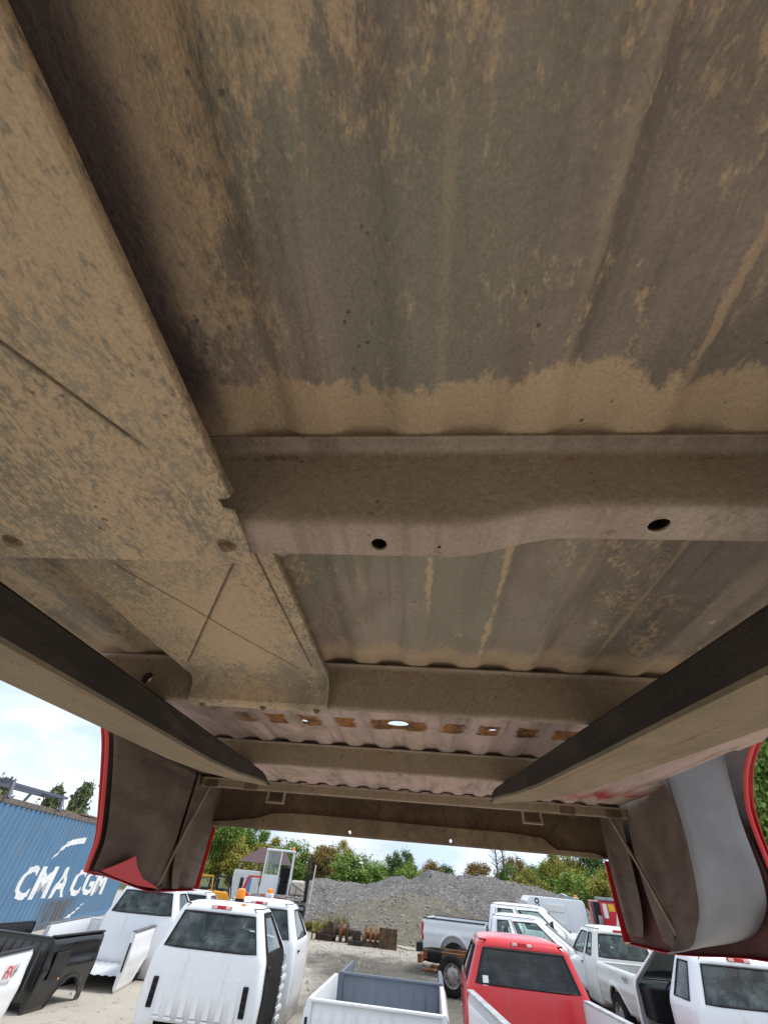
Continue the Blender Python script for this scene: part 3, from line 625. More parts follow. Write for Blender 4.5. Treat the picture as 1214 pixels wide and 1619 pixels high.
KINDS = {
 'regular': dict(sf=[0, .05, .12, .55, .86, .96, 1], doors=[(1, 5)], wins=[(2, 4)], L=1.55),
 'extended': dict(sf=[0, .06, .28, .35, .39, .66, .88, .97, 1], doors=[(3, 7)], wins=[(1, 2), (4, 6)], L=2.1),
 'crew': dict(sf=[0, .05, .10, .38, .44, .49, .70, .88, .97, 1], doors=[(1, 4), (4, 8)], wins=[(2, 3), (5, 7)], L=2.5),
}
def make_cab(root, kind, mat, sx=1.0, sz=1.0, z0=0.0, y0=0.0, L=None, no_doors=(), gl=GLASS, ribs=0, vents=False, arch=False, light='bar', interior=True, zbot=0.02, door_mat={}, seatrows=(0.75,), trim=None, rearwin=True, wide_light=True, rake=0.62):
    K = KINDS[kind]; L = L or K['L']; SF = K['sf']
    # z, halfwidth, y back, y front, corner radius
    LV = [(zbot, .86, .05, L - .03, .10), (0.34, .905, .012, L, .09), (0.62, .925, 0, L, .09), (0.97, .905, .004, L, .085), (1.03, .885, .012, L - .01, .085), (1.065, .868, .02, L - .03, .085),
          (1.455, .712, .095, L - rake, .085), (1.505, .688, .108, L - rake - .07, .09), (1.545, .65, .135, L - rake - .13, .11), (1.580, .55, .23, L - rake - .22, .14), (1.598, .33, .42, L - rake - .36, .14)]
    nS = len(SF)
    def half(lv):
        z, w, yb, yf, r = lv; w *= sx; wp = w - r; P_ = []
        bow = .018
        for f in (0, .35, .7, .955, 1): P_.append((f * wp, yb - bow * (1 - f * f)))
        for t in (30, 60): P_.append((wp + r * math.sin(R(t)), yb + r - r * math.cos(R(t))))
        for f in SF: P_.append((w * (1 - .035 * f * f), yb + r + (yf - yb - 2 * r) * f))
        wf = w * .965; wpf = wf - r
        for t in (60, 30): P_.append((wpf + r * math.sin(R(t)), yf - r + r * math.cos(R(t))))
        for f in (1, .93, .5, 0): P_.append((f * wpf, yf + .07 * (1 - f * f)))
        return [Vector((x, y + y0, z0 + z * sz)) for x, y in P_]
    G = [half(lv) for lv in LV]; nP = len(G[0]); nL = len(G); S0 = 7; F0 = S0 + nS + 2
    WB = 5
    def cls(i, j):
        # segment j..j+1, level i..i+1
        if i == WB and j < 3: return ('rear',)
        if i == WB and j >= F0 + 1: return ('front',)
        for d, (a, b) in enumerate(K['doors']):
            if S0 + a <= j < S0 + b and 0 <= i <= WB + 1:
                for k, (c, e) in enumerate(K['wins']):
                    if i == WB and S0 + c <= j < S0 + e and a <= c < b: return ('win', k, d)
                return ('door', d)
        for k, (c, e) in enumerate(K['wins']):
            if i == WB and S0 + c <= j < S0 + e: return ('win', k, None)
        if arch and i == 0 and j < 2: return ('gap',)
        return ('body',)
    mx_ = lambda q: Vector((-q.x, q.y, q.z))
    body = MB(); doors = {}; wins = {}
    for i in range(nL - 1):
        for j in range(nP - 1):
            c = cls(i, j); q = [G[i][j], G[i][j + 1], G[i + 1][j + 1], G[i + 1][j]]
            for s_, qq in ((1, q), (-1, [mx_(x) for x in reversed(q)])):
                if c[0] == 'body': body.quad(*qq)
                elif c[0] == 'door': doors.setdefault((s_, c[1]), MB()).quad(*qq)
                elif c[0] == 'win': wins.setdefault((s_, c[1], c[2]), []).append((i, j, qq))
                elif c[0] in ('rear', 'front'): wins.setdefault((0, c[0], None), []).append((i, j, qq))
    top = G[-1] + [mx_(q) for q in reversed(G[-1][1:-1])]; body.add(top, [tuple(range(len(top)))])
    bo = body.build('body', mat, root, smooth=True, merge=.0005, sharp=38, solid=.022, fixn=True)
    fl_ = MB(); bt = [Vector((q.x * .97, q.y, z0 + max(.20, zbot + .05) * sz)) for q in half((0, LV[1][1], .03, L - .03, .09))]; ring = bt + [mx_(q) for q in reversed(bt[1:-1])]; fl_.add(ring, [tuple(range(len(ring)))])
    fl_.add([q + Vector((0, 0, .02)) for q in ring], [tuple(range(len(ring)))]); fl_.build('cab_floor', TRIM, root, fixn=False)
    dobj = {}
    for (s_, d), mb in doors.items():
        if (s_, d) in no_doors: continue
        cx = sum((Vector(q) for q in mb.v), Vector()) / len(mb.v)
        mb.v = [tuple(Vector((q[0] + s_ * .005, cx.y + (q[1] - cx.y) * .985, q[2]))) for q in mb.v]
        dob = mb.build('door', door_mat.get((s_, d), mat), root, smooth=True, merge=.0005, sharp=38, solid=.03); dobj[(s_, d)] = dob
        yy = K['doors'][d]; a = G[3][S0 + yy[0]]; h = MB(); h.b2((s_ * (a.x - .004), a.y + .07, a.z - .075), (s_ * (a.x + .03), a.y + .22, a.z - .045)); h.build('handle', TRIM, dob, bevel=.008)
    def seal_loop(idx):
        js = sorted({j for _, j, _ in idx}); lo = [G[WB][j] for j in js] + [G[WB][js[-1] + 1]]; hi = [G[WB + 1][j] for j in js] + [G[WB + 1][js[-1] + 1]]
        return lo, hi
    for key, quads in wins.items():
        s_, k, d = key
        if d is not None and (s_, d) in no_doors: continue
        if key == (0, 'rear', None) and not rearwin: continue
        mb = MB()
        nrm = Vector((0, .006, 0)) if s_ == 0 and k == 'rear' else (Vector((0, -.006, 0)) if s_ == 0 else Vector((-s_ * .006, 0, 0)))
        for _, _, qq in quads: mb.quad(*[x + nrm for x in qq])
        par = dobj.get((s_, d), root)
        nm = {'rear': 'rear_window', 'front': 'windshield'}.get(k, 'side_window')
        wo_ = mb.build(nm, gl, par, smooth=True, merge=.0005, fixn=False)
        lo, hi = seal_loop(quads)
        if s_ == 0:
            lo = [mx_(x) for x in reversed(lo[1:])] + lo if k == 'rear' else lo + [mx_(x) for x in reversed(lo[:-1])]
            hi = [mx_(x) for x in reversed(hi[1:])] + hi if k == 'rear' else hi + [mx_(x) for x in reversed(hi[:-1])]
        elif s_ < 0: lo = [mx_(x) for x in lo]; hi = [mx_(x) for x in hi]
        sm = MB(); sm.tube(lo + list(reversed(hi)), .014, 6, closed=True); sm.build('window_seal', TRIM, wo_, smooth=True)
    ztop = lambda f: z0 + f * sz
    for s_ in (-1, 1):
        dp = [Vector((s_ * (q.x + .002), q.y - .002, q.z + .004)) for q in [G[WB + 1][4], G[WB + 2][4]] + G[WB + 3][4:S0 + nS]]
        dt = MB(); dt.tube(dp[1:], .0055, 5); dt.build('roof_seam', TRIM, root)
    if interior:
        for yy in seatrows:
            for s_ in (-1, 1):
                st = MB(); x = s_ * .40 * sx; st.b2((x - .27, y0 + yy - .30, ztop(.28)), (x + .27, y0 + yy + .22, ztop(.46)))
                st.box((x, y0 + yy - .30, ztop(.80)), (.50, .14, .66 * sz), Matrix.Rotation(R(10), 3, 'X'))
                st.box((x, y0 + yy - .36, ztop(1.20)), (.26, .10, .20 * sz), Matrix.Rotation(R(6), 3, 'X')); st.build('seat', SEATM, root, bevel=.05, segs=3)
        dm = MB(); dm.b2((-.78 * sx, y0 + L - .45, ztop(.62)), (.78 * sx, y0 + L - .06, ztop(1.02))); dm.build('dashboard', TRIM, root, bevel=.04, segs=3)
        sw = MB(); ctr = Vector((-.40 * sx, y0 + L - .62, ztop(.98))); rot = Matrix.Rotation(R(-62), 3, 'X')
        sw.tube([ctr + rot @ Vector((.18 * math.cos(t), .18 * math.sin(t), 0)) for t in [2 * math.pi * i / 18 for i in range(18)]], .015, 6, closed=True)
        sw.bar(ctr + rot @ Vector((-.17, 0, 0)), ctr + rot @ Vector((.17, 0, 0)), .03, .03); sw.bar(ctr, ctr + Vector((0, .25, -.12)), .05, .05); sw.build('steering_wheel', TRIM, root, smooth=True)
        mr = MB(); mr.box((0, y0 + L - rake - .02, ztop(1.40)), (.22, .03, .06)); mr.bar((0, y0 + L - rake - .02, ztop(1.42)), (0, y0 + L - rake - .02, ztop(1.51)), .015, .015); mr.build('mirror', TRIM, root, bevel=.01)
    if ribs:
        for k in range(ribs):
            x = (-.56 + 1.12 * k / (ribs - 1)) * sx; r_ = MB(); yb_ = y0 - .018 * (1 - (x / (.835 * sx)) ** 2); r_.box((x, yb_ - .0005, ztop(.60)), (.085, .009, .40 * sz)); r_.build('pressed_rib', mat, root, bevel=.0044, segs=4)
            r_ = MB(); r_.box((x + .01, yb_ - .001, ztop(.372)), (.115, .022, .030 * sz)); r_.build('pressed_dimple', mat, root, bevel=.008, segs=2)
    if vents:
        for s_ in (-1, 1):
            v_ = MB(); x = s_ * .705 * sx; v_.box((x, y0 - .006, ztop(.60)), (.085, .03, .30 * sz)); vo_ = v_.build('vent', TRIM, root, bevel=.012)
            for k in range(4): f_ = MB(); f_.box((x, y0 - .024, ztop(.49 + .073 * k)), (.066, .012, .05 * sz), Matrix.Rotation(R(25), 3, 'X')); f_.build('vent_flap', RUBBER, vo_, bevel=.003)
    if light:
        b_ = MB(); y = y0 + .112; wdt = .17 if light == 'bar' else .13
        b_.box((0, y - .012, ztop(1.528)), (wdt * 2, .03, .044)); lo_ = b_.build('brake_light', REDL, root, bevel=.008)
        if light == 'bar':
            for s_ in (-1, 1): c_ = MB(); c_.box((s_ * .115, y - .020, ztop(1.528)), (.08, .030, .034)); c_.build('cargo_lamp', CLEARL, lo_, bevel=.006)
    return G

def beacon(root, x, y, z, s=1.0):
    m = MB(); m.b2((x - .07 * s, y - .06 * s, z - .02), (x + .07 * s, y + .06 * s, z + .035 * s)); b = m.build('beacon_base', TRIM, root, bevel=.012)
    m = MB(); m.grid([[(x + .055 * s * c * k, y + .055 * s * d * k, z + zz * s) for c, d in [(math.cos(t) * (1.15 if int(i) % 2 else 1), math.sin(t)) for i, t in enumerate([2 * math.pi * q / 12 for q in range(12)])]] for k, zz in ((1.3, .03), (1.3, .09), (1.18, .145), (.7, .162), (.01, .164))], closeu=True)
    m.build('beacon_lens', AMBER, root, smooth=True)

def bed_profile(z, H):
    t = z / H
    return -.035 * sstep(.93, 1.0, t) + .0 + .022 * math.exp(-((t - .55) / .10) ** 2) - .05 * sstep(.35, 0, t)
def make_bed(root, L, W, H, mat, inmat, arch_c=None, arch_r=.42, arch_z=0.0, front=True, back=True, z0=0.0, y0=0.0, slot=True, cap=None, rail=.085, frontmat=None, flare=0.02, nribs=9, fl=.22):
    yy = [0, .05] + [.1 + i * (L - .2) / 26 for i in range(27)] + [L - .05, L]
    def zb(y):
        if arch_c is None: return 0
        d = abs(y - arch_c)
        return max(0, arch_z + math.sqrt(max(0, arch_r ** 2 - d * d))) if d < arch_r else 0
    if arch_c: yy = sorted(yy + [arch_c + arch_r * math.cos(math.pi * i / 20) for i in range(21)] + [arch_c - arch_r - .004, arch_c + arch_r + .004])
    for s_ in (-1, 1):
        m = MB(); rows = []
        for y in yy:
            b = zb(y); row = []
            for k in range(15):
                z = b + (H - b) * k / 14; fl2 = flare * math.exp(-((z - b) / .05) ** 2) if b > 0 else 0
                row.append((s_ * (W + bed_profile(z, H) + fl2), y + y0, z + z0))
            row += [(s_ * (W - .045), y + y0, z0 + H + .004), (s_ * (W - rail), y + y0, z0 + H), (s_ * (W - rail - .005), y + y0, z0 + H - .04), (s_ * (W - rail - .012), y + y0, z0 + fl)]
            rows.append(row)
        m.grid(rows); sd = m.build('bedside', mat, root, smooth=True, sharp=40, solid=.004, fixn=True)
        if arch_c:
            lp = MB(); lp.grid([[(s_ * (W + bed_profile(zb(y), H) + flare + .002), y + y0, zb(y) + z0), (s_ * (W - .03), y + y0, zb(y) + z0 + .004)] for y in yy if abs(y - arch_c) < arch_r])
            lp.build('wheel_lip', mat, sd, smooth=True, solid=.004)
            wl_ = MB(); wl_.grid([[(s_ * (W - .03 - .22 * k), y + y0, max(fl * .9, zb(y)) + z0 + .01) for k in range(2)] for y in yy if abs(y - arch_c) <= arch_r]); wl_.build('wheel_well', TRIM, root, smooth=True, solid=.004)
        if cap: c_ = MB(); c_.box((s_ * (W - rail / 2), y0 + L / 2, z0 + H + .012), (rail + .01, L, .022)); c_.build('rail_cap', cap, root, bevel=.008)
        for yq, e in ((0, -1), (L, 1)):
            ep = MB(); n_ = 8; ep.grid([[(s_ * (W + bed_profile(H * k / n_, H)), y0 + yq + e * .004, z0 + H * k / n_), (s_ * (W - rail - .012), y0 + yq + e * .004, z0 + max(fl * .3, H * k / n_))] for k in range(n_ + 1)])
            ep.build('end_post', mat, root, solid=.004, fixn=True)
            if slot and e < 0:
                tl = MB(); tl.box((s_ * (W - .045), y0 + yq - .014, z0 + H * .58), (.035, .012, H * .48), Matrix.Rotation(R(0), 3, 'X')); tl.build('lamp_opening', TRIM, root, bevel=.01)
    m = MB(); N = 11 * 8
    m.grid([[(-(W - rail) + 2 * (W - rail) * i / N, y0 + y, z0 + fl + .012 * sstep(.3, .6, abs(((i / 8.0 + .5) % 1) - .5) * 2)) for i in range(N + 1)] for y in (.02, L - .02)]); m.build('bed_floor', inmat, root, smooth=True, solid=.003, fixn=False)
    for on, y, e in ((front, L, 1), (back, 0, -1)):
        if not on: continue
        m = MB(); N = nribs * 10; w = W - rail + .01
        def rb(i, t):
            u = abs(((i / 10.0) % 1) - .5) * 2; return .016 * (1 - sstep(.55, .75, u)) * sstep(.06, .16, t) * (1 - sstep(.80, .88, t))
        rows = []
        for k in range(17):
            t = k / 16; rows.append([(-w + 2 * w * i / N, y0 + y - e * .03 + e * rb(i, t), z0 + fl * .35 + (H - fl * .35) * t) for i in range(N + 1)])
        m.grid(rows); m.build('front_wall' if e > 0 else 'end_wall', frontmat or mat, root, smooth=True, sharp=50, solid=.004, fixn=True)
        m = MB(); m.box((0, y0 + y - e * .02, z0 + H - .012), (2 * w, .06, .032)); m.build('top_lip', frontmat or mat, root, bevel=.010, segs=3)

def vehicle(name, x, y, deg, label, cat, group=None): return empty(name, (x, y, 0), R(deg), label, cat, group)

# ================================================================== cabs standing in the yard
BEDG = 'cut-off truck beds on the ground'; CABG = 'cut-off truck cabs on the ground'
c1 = vehicle('truck_cab', -2.06, 9.28, -7, 'white truck cab with amber roof beacon, black side vents and ribbed back panel', 'truck cab', CABG)
make_cab(c1, 'regular', WHITE, arch=True, ribs=7, vents=True, door_mat={(1, 0): RUBBER}, seatrows=(.62,))
beacon(c1, .10, .62, 1.60, 1.0)
m = MB(); m.box((.33, .20, 1.578), (.07, .05, .03)); m.build('marker_lamp', AMBER, c1, bevel=.008)
m = MB(); m.box((-.2, 1.40, 1.2), (.55, .02, .03)); m.bar((.02, 1.43, 1.06), (.22, 1.10, 1.42), .05, .02); m.bar((.02, 1.43, 1.07), (.75, 1.43, 1.07), .02, .05); m.build('windshield_frame', WHITE, c1)
m = MB()
for k in range(7): m.bar((.905 + .01 * (k % 2), 1.30, .14 + .11 * k), (.93 + .015 * (k % 3), 1.42, .17 + .11 * k), .03, .045)
m.bar((.90, 1.38, .05), (.915, 1.38, .98), .05, .04); m.build('door_hinge', WHITE, c1)
c2 = vehicle('truck_cab', -1.80, 11.45, -7, 'white truck cab standing behind the ribbed cab, orange beacon on a white base', 'truck cab', CABG)
make_cab(c2, 'regular', WHITE, arch=True, ribs=7, vents=True, seatrows=(.62,)); beacon(c2, .05, .60, 1.60, .85)
m = MB(); m.b2((-.02, .53, 1.58), (.12, .67, 1.66)); m.build('beacon_pedestal', WHITE, c2, bevel=.01)
c3 = vehicle('truck_cab', -5.0, 14.1, -3, 'white truck cab beside the blue container with no roof beacon', 'truck cab', CABG)
make_cab(c3, 'regular', WHITE, sz=.97, seatrows=(.62,), light=None)
c4 = vehicle('truck_cab', -5.05, 17.6, -3, 'pale grey truck cab half hidden behind a white cab', 'truck cab', CABG)
make_cab(c4, 'regular', SILVER, sz=.88, seatrows=(.62,), light=None, gl=GLASSD)
c5 = vehicle('truck_cab', 2.85, 9.05, -9, 'bright red extended truck cab with white paper on its rear window', 'truck cab', CABG)
make_cab(c5, 'extended', REDP, sz=.945, gl=GLASSD, seatrows=(.75, 1.25), sx=1.02)
m = MB(); m.box((-.615, .018, 1.10 * .945), (.085, .004, .10), Matrix.Rotation(R(-10), 3, 'X')); m.build('paper_note', PAPER, c5)
c6 = vehicle('truck_cab', 6.08, 8.62, -3, 'white extended truck cab with its side door missing, interior showing', 'truck cab', CABG)
make_cab(c6, 'extended', WHITE, no_doors=((-1, 0),), seatrows=(.75, 1.25), gl=GLASS, sx=1.0)
c7 = vehicle('truck_cab', 10.45, 18.3, -3, 'dark blue cab with a red roof edge behind the old white pickup', 'truck cab', CABG)
make_cab(c7, 'regular', paint('navy_paint', (.02, .025, .05), rough=.2), sz=1.05, seatrows=(.62,), gl=GLASSD)

# ------------------------------------------------------------------ loose beds
def fx4(root, O, s=1.0):
    decal('decal', 'FX', DECR, root, O, (0, 1, 0), (0, 0, 1), .13 * s, .25, .006)
    decal('decal', '4', DECG, root, (O[0], O[1] + .165 * s, O[2]), (0, 1, 0), (0, 0, 1), .13 * s, .25, .006)
    decal('decal', 'OFF ROAD', DECG, root, (O[0], O[1] - .02, O[2] - .055 * s), (0, 1, 0), (0, 0, 1), .04 * s, .25, .001)
b1 = vehicle('truck_bed', -5.9, 7.8, 0, 'white truck bed with a red FX4 decal, in front of the black bed', 'truck bed', BEDG)
make_bed(b1, 2.0, .95, .85, WHITE, DARKBED, arch_c=.75, arch_r=.40, arch_z=-.02, front=False, back=False, cap=TRIM); fx4(b1, (.972, 1.42, .60), 1.25)
b2 = vehicle('truck_bed', -6.03, 10.95, -13, 'glossy black truck bed between the two white FX4 beds', 'truck bed', BEDG)
make_bed(b2, 1.35, .9, .88, BLACKP, TRIM, arch_c=.85, arch_r=.36, arch_z=-.02, front=False, back=True, cap=TRIM)
m = MB(); m.box((.935, .34, .52), (.012, .34, .34)); m.build('fuel_door', BLACKP, b2, bevel=.03, segs=3)
m = MB(); m.box((.945, .44, .36), (.012, .03, .025)); m.build('marker_lamp', AMBER, b2, bevel=.005)
b3 = vehicle('truck_bed', -5.40, 12.65, 3, 'white truck bed with small red FX4 decal and open lamp slot beside a white cab', 'truck bed', BEDG)
make_bed(b3, 2.1, .95, .85, WHITE, SILVER, arch_c=1.28, arch_r=.36, arch_z=-.02, front=True, back=False, cap=plain('grey_cap', (.14, .14, .15), .6)); fx4(b3, (.972, 1.62, .62), 1.0)
wheel(b3, .80, 1.28, .33, WHS)
b4 = vehicle('truck_bed', .51, 8.05, -8.9, 'white truck bed with ribbed end wall, in front of the blue grey bed', 'truck bed', BEDG)
make_bed(b4, 1.98, .94, .85, WHITE, WHITE, front=False, back=True, nribs=11)
b5 = vehicle('truck_bed', .86, 10.14, -9, 'blue grey ribbed truck bed standing end to end with a white bed', 'truck bed', BEDG)
make_bed(b5, 1.35, .90, .86, GREYBED, GREYBED, front=False, back=True, nribs=8, slot=False)
b6 = vehicle('truck_bed', 2.66, 6.25, 0, 'silver white truck bed rails directly behind the red cab', 'truck bed', BEDG)
make_bed(b6, 2.2, .86, 1.0, SILVER, SILVER, front=False, back=False, cap=plain('alu_cap', (.5, .5, .5), .5, .3))

# ------------------------------------------------------------------ complete pickups
def tail_lamps(root, W, z, y, h=.36):
    for s_ in (-1, 1):
        m = MB(); m.box((s_ * (W - .035), y - .004, z), (.11, .07, h)); m.build('tail_lamp', REDL, root, bevel=.02, segs=3)
p1 = vehicle('pickup_truck', 6.62, 11.6, -3, 'old white small extended cab pickup with 4x4 decal and rusty roof', 'pickup truck')
make_bed(p1, 1.9, .78, .60, WHITE2, DARKBED, arch_c=1.05, arch_r=.43, arch_z=-.10, front=True, back=True, z0=.42, slot=False, fl=.1)
make_cab(p1, 'extended', WHITE2, sx=.86, sz=.96, z0=.06, y0=1.96, L=1.75, zbot=.28, seatrows=(.6,), light='plain'); tail_lamps(p1, .78, .78, .0, .3)
for s_ in (-1, 1): wheel(p1, s_ * .70, 1.05, .33, WHS, s_); wheel(p1, s_ * .70, 4.1, .33, WHS, s_)
m = MB(); m.b2((-.75, 3.6, .35), (.75, 4.75, .98)); m.build('hood', WHITE2, p1, bevel=.10, segs=4)
m = MB(); m.b2((-.78, -.14, .42), (.78, -.02, .58)); m.build('rear_bumper', TRIM, p1, bevel=.02)
decal('decal', '4x4', DECG, p1, (-.805, .55, .86), (0, -1, 0), (0, 0, 1), .15, .2, .002)
def rot_dir(deg): return Vector((math.cos(R(deg)), math.sin(R(deg)), 0))
p2 = vehicle('pickup_truck', 2.94, 19.64, -110, 'white crew cab pickup with bed and red tail lamps parked at the gravel pile', 'pickup truck')
make_bed(p2, 2.05, 1.0, .70, WHITE, DARKBED, arch_c=1.0, arch_r=.47, arch_z=-.10, front=True, back=True, z0=.52, cap=TRIM, slot=False, fl=.1)
make_cab(p2, 'crew', WHITE, sx=1.02, sz=1.0, z0=.18, y0=2.12, zbot=.26, seatrows=(.7, 1.6), gl=GLASS); tail_lamps(p2, 1.0, .93, .0, .40)
for s_ in (-1, 1): wheel(p2, s_ * .86, 1.0, .37, WH, s_); wheel(p2, s_ * .86, 5.2, .37, WH, s_)
m = MB(); m.b2((-.95, 4.5, .5), (.95, 5.9, 1.2)); m.build('hood', WHITE, p2, bevel=.12, segs=4)
m = MB(); m.b2((-1.0, -.22, .45), (1.0, -.03, .66)); m.build('rear_bumper', TRIM, p2, bevel=.03)
m = MB(); m.box((1.15, 4.1, 1.32), (.22, .10, .30)); m.bar((.95, 4.15, 1.22), (1.1, 4.12, 1.26), .04, .04); m.build('side_mirror', RUSTD, p2, bevel=.04, segs=3)
p3 = vehicle('pickup_truck', 2.2, 16.67, -110, 'white extended cab pickup with no bed, rusty bare frame and wheels', 'pickup truck')
make_cab(p3, 'extended', WHITE, sx=.98, sz=.93, z0=.12, y0=2.1, zbot=.28, seatrows=(.75,), gl=GLASS)
fr = MB()
for s_ in (-1, 1): fr.b2((s_ * .42 - .04, .25, .55), (s_ * .42 + .04, 4.6, .72)); fr.b2((s_ * .6 - .03, .45, .42), (s_ * .6 + .03, 1.9, .48))
for y in (.32, .7, 1.5, 2.0): fr.b2((-.42, y - .05, .57), (.42, y + .05, .69))
fr.build('chassis_frame', RUST, p3, bevel=.01)
m = MB(); m.tube([(-.75, 1.1, .37), (-.15, 1.1, .37), (0, 1.1, .37), (.15, 1.1, .37), (.75, 1.1, .37)], [.05, .06, .16, .06, .05], 10); m.build('rear_axle', RUSTD, p3, smooth=True)
m = MB(); m.b2((-.8, .14, .50), (.8, .25, .66)); m.tube([(.3, .2, .40), (.75, .3, .38), (.8, .7, .40)], .035, 8); m.build('rear_bumper', RUST, p3, bevel=.02)
for s_ in (-1, 1): wheel(p3, s_ * .85, 1.1, .37, WH, s_); wheel(p3, s_ * .85, 4.7, .37, WH, s_)
m = MB(); m.b2((-.9, 4.0, .45), (.9, 5.3, 1.02)); m.build('hood', WHITE, p3, bevel=.12, segs=4)
t_ = child('spare_tyre', WH[0], p3, (.15, .55, .62), (0, R(90), 0))

# ------------------------------------------------------------------ far vehicles on the right
g1 = vehicle('garbage_truck', 7.95, 20.6, -14, 'white garbage truck with ribbed box body beyond the pickups', 'truck')
m = MB(); m.prism([(-1.05, .55), (1.05, .55), (1.05, 1.90), (.98, 2.0), (-.90, 2.0), (-1.05, 1.84)], 0, 3.6, lambda u, v, w: (u, w, v)); m.build('box_body', WHITE, g1, bevel=.02)
for x0, x1, z0, z1 in ((-.35, .28, 1.62, 1.82), (-.35, .28, 1.2, 1.36), (-.35, .28, .8, .95)):
    m = MB(); m.b2((x0, -.035, z0), (x1, .01, z1)); m.build('panel_rib', WHITE2, g1, bevel=.015)
for x in (-.45, .40, .98): m = MB(); m.b2((x - .02, -.045, .6), (x + .02, .01, 1.92)); m.build('edge_strip', WHITE, g1, bevel=.006)
decal('lettering', 'ko', TRIM, g1, (-.60, -.004, 1.62), (0, 0, 1), (-1, 0, 0), .34, 0, .006)
m = MB(); m.tube([(.1, .15, 2.02), (.3, .15, 2.12), (.6, .15, 2.04), (.9, .15, 2.03)], .04, 6); m.b2((.25, .1, 1.99), (.65, .4, 2.09)); m.build('hydraulic_fittings', STEEL, g1, bevel=.01)
beacon(g1, .85, .4, 2.01, .8)
for s_ in (-1, 1): wheel(g1, s_ * .9, .9, .37, WH, s_); wheel(g1, s_ * .9, 4.2, .37, WH, s_)
m = MB(); m.b2((-1.0, 3.7, .5), (1.0, 5.2, 1.8)); m.build('cab', WHITE, g1, bevel=.12, segs=3)
m = MB(); m.b2((-.9, .1, .38), (.9, 5.0, .56)); m.build('chassis', TRIM, g1)
g2 = vehicle('red_truck', 11.0, 22.0, -16, 'red truck box with a white diamond and yellow sticker', 'truck')
m = MB(); m.b2((-.62, 0, .5), (.95, 3.0, 2.05)); m.build('box_body', REDP, g2, bevel=.03)
m = MB(); m.b2((-.86, .05, .5), (-.63, .7, 2.0)); m.build('side_frame', TRIM, g2, bevel=.02)
m = MB(); m.add([(-.02, -.006, 1.78), (.17, -.006, 1.25), (-.02, -.006, .72), (-.19, -.006, 1.25)], [(0, 1, 2, 3)]); m.build('diamond', PAPER, g2)
m = MB(); m.b2((-.30, -.008, 1.76), (-.08, -.003, 1.97)); m.build('sticker', plain('yellow_sticker', (.85, .55, .02), .5), g2)
m = MB(); m.b2((-.52, -.008, 1.55), (-.36, -.003, 1.97)); m.build('sticker', PAPER, g2)
m = MB(); m.b2((-.7, -.05, 2.05), (.95, .4, 2.16)); m.build('top_rail', STEEL, g2, bevel=.02)
m = MB(); m.tube([(-.68, -.06, 1.0), (-.72, -.08, 1.3), (-.68, -.06, 1.6)], .09, 8); m.build('hose', STEEL, g2, smooth=True)
beacon(g2, .3, .2, 2.16, .8)
for s_ in (-1, 1): wheel(g2, s_ * .7, .8, .37, WH, s_); wheel(g2, s_ * .7, 2.6, .37, WH, s_)
YEL = paint('machine_yellow', (.80, .36, .015), dirt=(.2, .15, .08), amt=.5, rough=.4, coat=.1)
g3 = vehicle('loader', 13.3, 21.5, 20, 'yellow loader hood low behind the dark blue cab', 'loader')
m = MB(); m.prism([(0, .45), (1.9, .45), (1.9, 1.05), (1.2, 1.25), (.1, 1.0)], -.5, .5, lambda u, v, w: (u - .9, w, v)); m.build('hood', YEL, g3, bevel=.06, segs=3)
for x in (-.5, .6):
    for s_ in (-1, 1): o = wheel(g3, x, s_ * .55, .37, WH, 1); o.rotation_euler = (0, 0, s_ * math.pi / 2)

# ================================================================== shipping container
CD = R(6.2); ct = empty('shipping_container', (-9.35 - 1.4 * math.sin(CD), 11.8 + 1.4 * math.cos(CD), 0), CD, 'long blue corrugated shipping container with white CMA CGM lettering', 'shipping container')
CL, CW, CH = 13.7, 2.44, 2.99
def ct_mat():
    t = NT('container_blue'); v = t.coord(); vs_ = t.coord((1, 1, .13)); n1 = t.noise(v, .9, 5, .6); n2 = t.noise(vs_, 7.0, 6, .7); n3 = t.noise(v, 30, 4)
    c = t.mix(n1, (0.065, 0.155, 0.28), (0.115, 0.225, 0.345))
    c = t.mix(t.math('MULTIPLY', t.step(n2, .5, .75), .45), c, (0.22, 0.31, 0.36))
    rs = t.math('MULTIPLY', t.step(n2, .56, .7), t.step(t.noise(v, .55, 3), .5, .62))
    c = t.mix(t.math('MULTIPLY', rs, .7), c, (0.20, 0.115, 0.06))
    x, y, z = t.sep(v)[:3]
    def box(a, b, lo, hi, w): return t.math('MULTIPLY', t.math('MULTIPLY', t.step(a, lo - w, lo + w), t.math('SUBTRACT', 1.0, t.step(a, hi - w, hi + w))), b)
    blot = box(y, t.math('MULTIPLY', t.math('SUBTRACT', 1.0, t.step(z, .62, .82)), t.step(n2, .36, .52)), 6.3, 8.9, .5); c = t.mix(t.math('MULTIPLY', blot, .8), c, (0.10, 0.075, 0.05))
    t.bump(n3, .12, .004); return t.fin(c, .55, 0, .4, .05)
M_CT = ct_mat()
CPER = .30
def corr(y):
    u = (y / CPER) % 1.0
    if u < .30: return 0.0
    if u < .46: return -.036 * (u - .30) / .16
    if u < .84: return -.036
    return -.036 * (1 - (u - .84) / .16)
brk = sorted({round(k * CPER + f * CPER, 5) for k in range(0, 47) for f in (0, .30, .46, .84) if .12 < k * CPER + f * CPER < CL - .12} | {.12, CL - .12})
def ct_wall(xs_):
    m = MB(); m.grid([[(xs_ + corr(y) * (1 if xs_ > -1 else -1), y, z) for z in (.16, 1.0, 1.9, CH - .12)] for y in brk]); return m
ct_wall(-.015).build('side_wall', M_CT, ct, solid=.01, off=0, fixn=False); ct_wall(-CW + .015).build('side_wall', M_CT, ct, solid=.01, off=0, fixn=False)
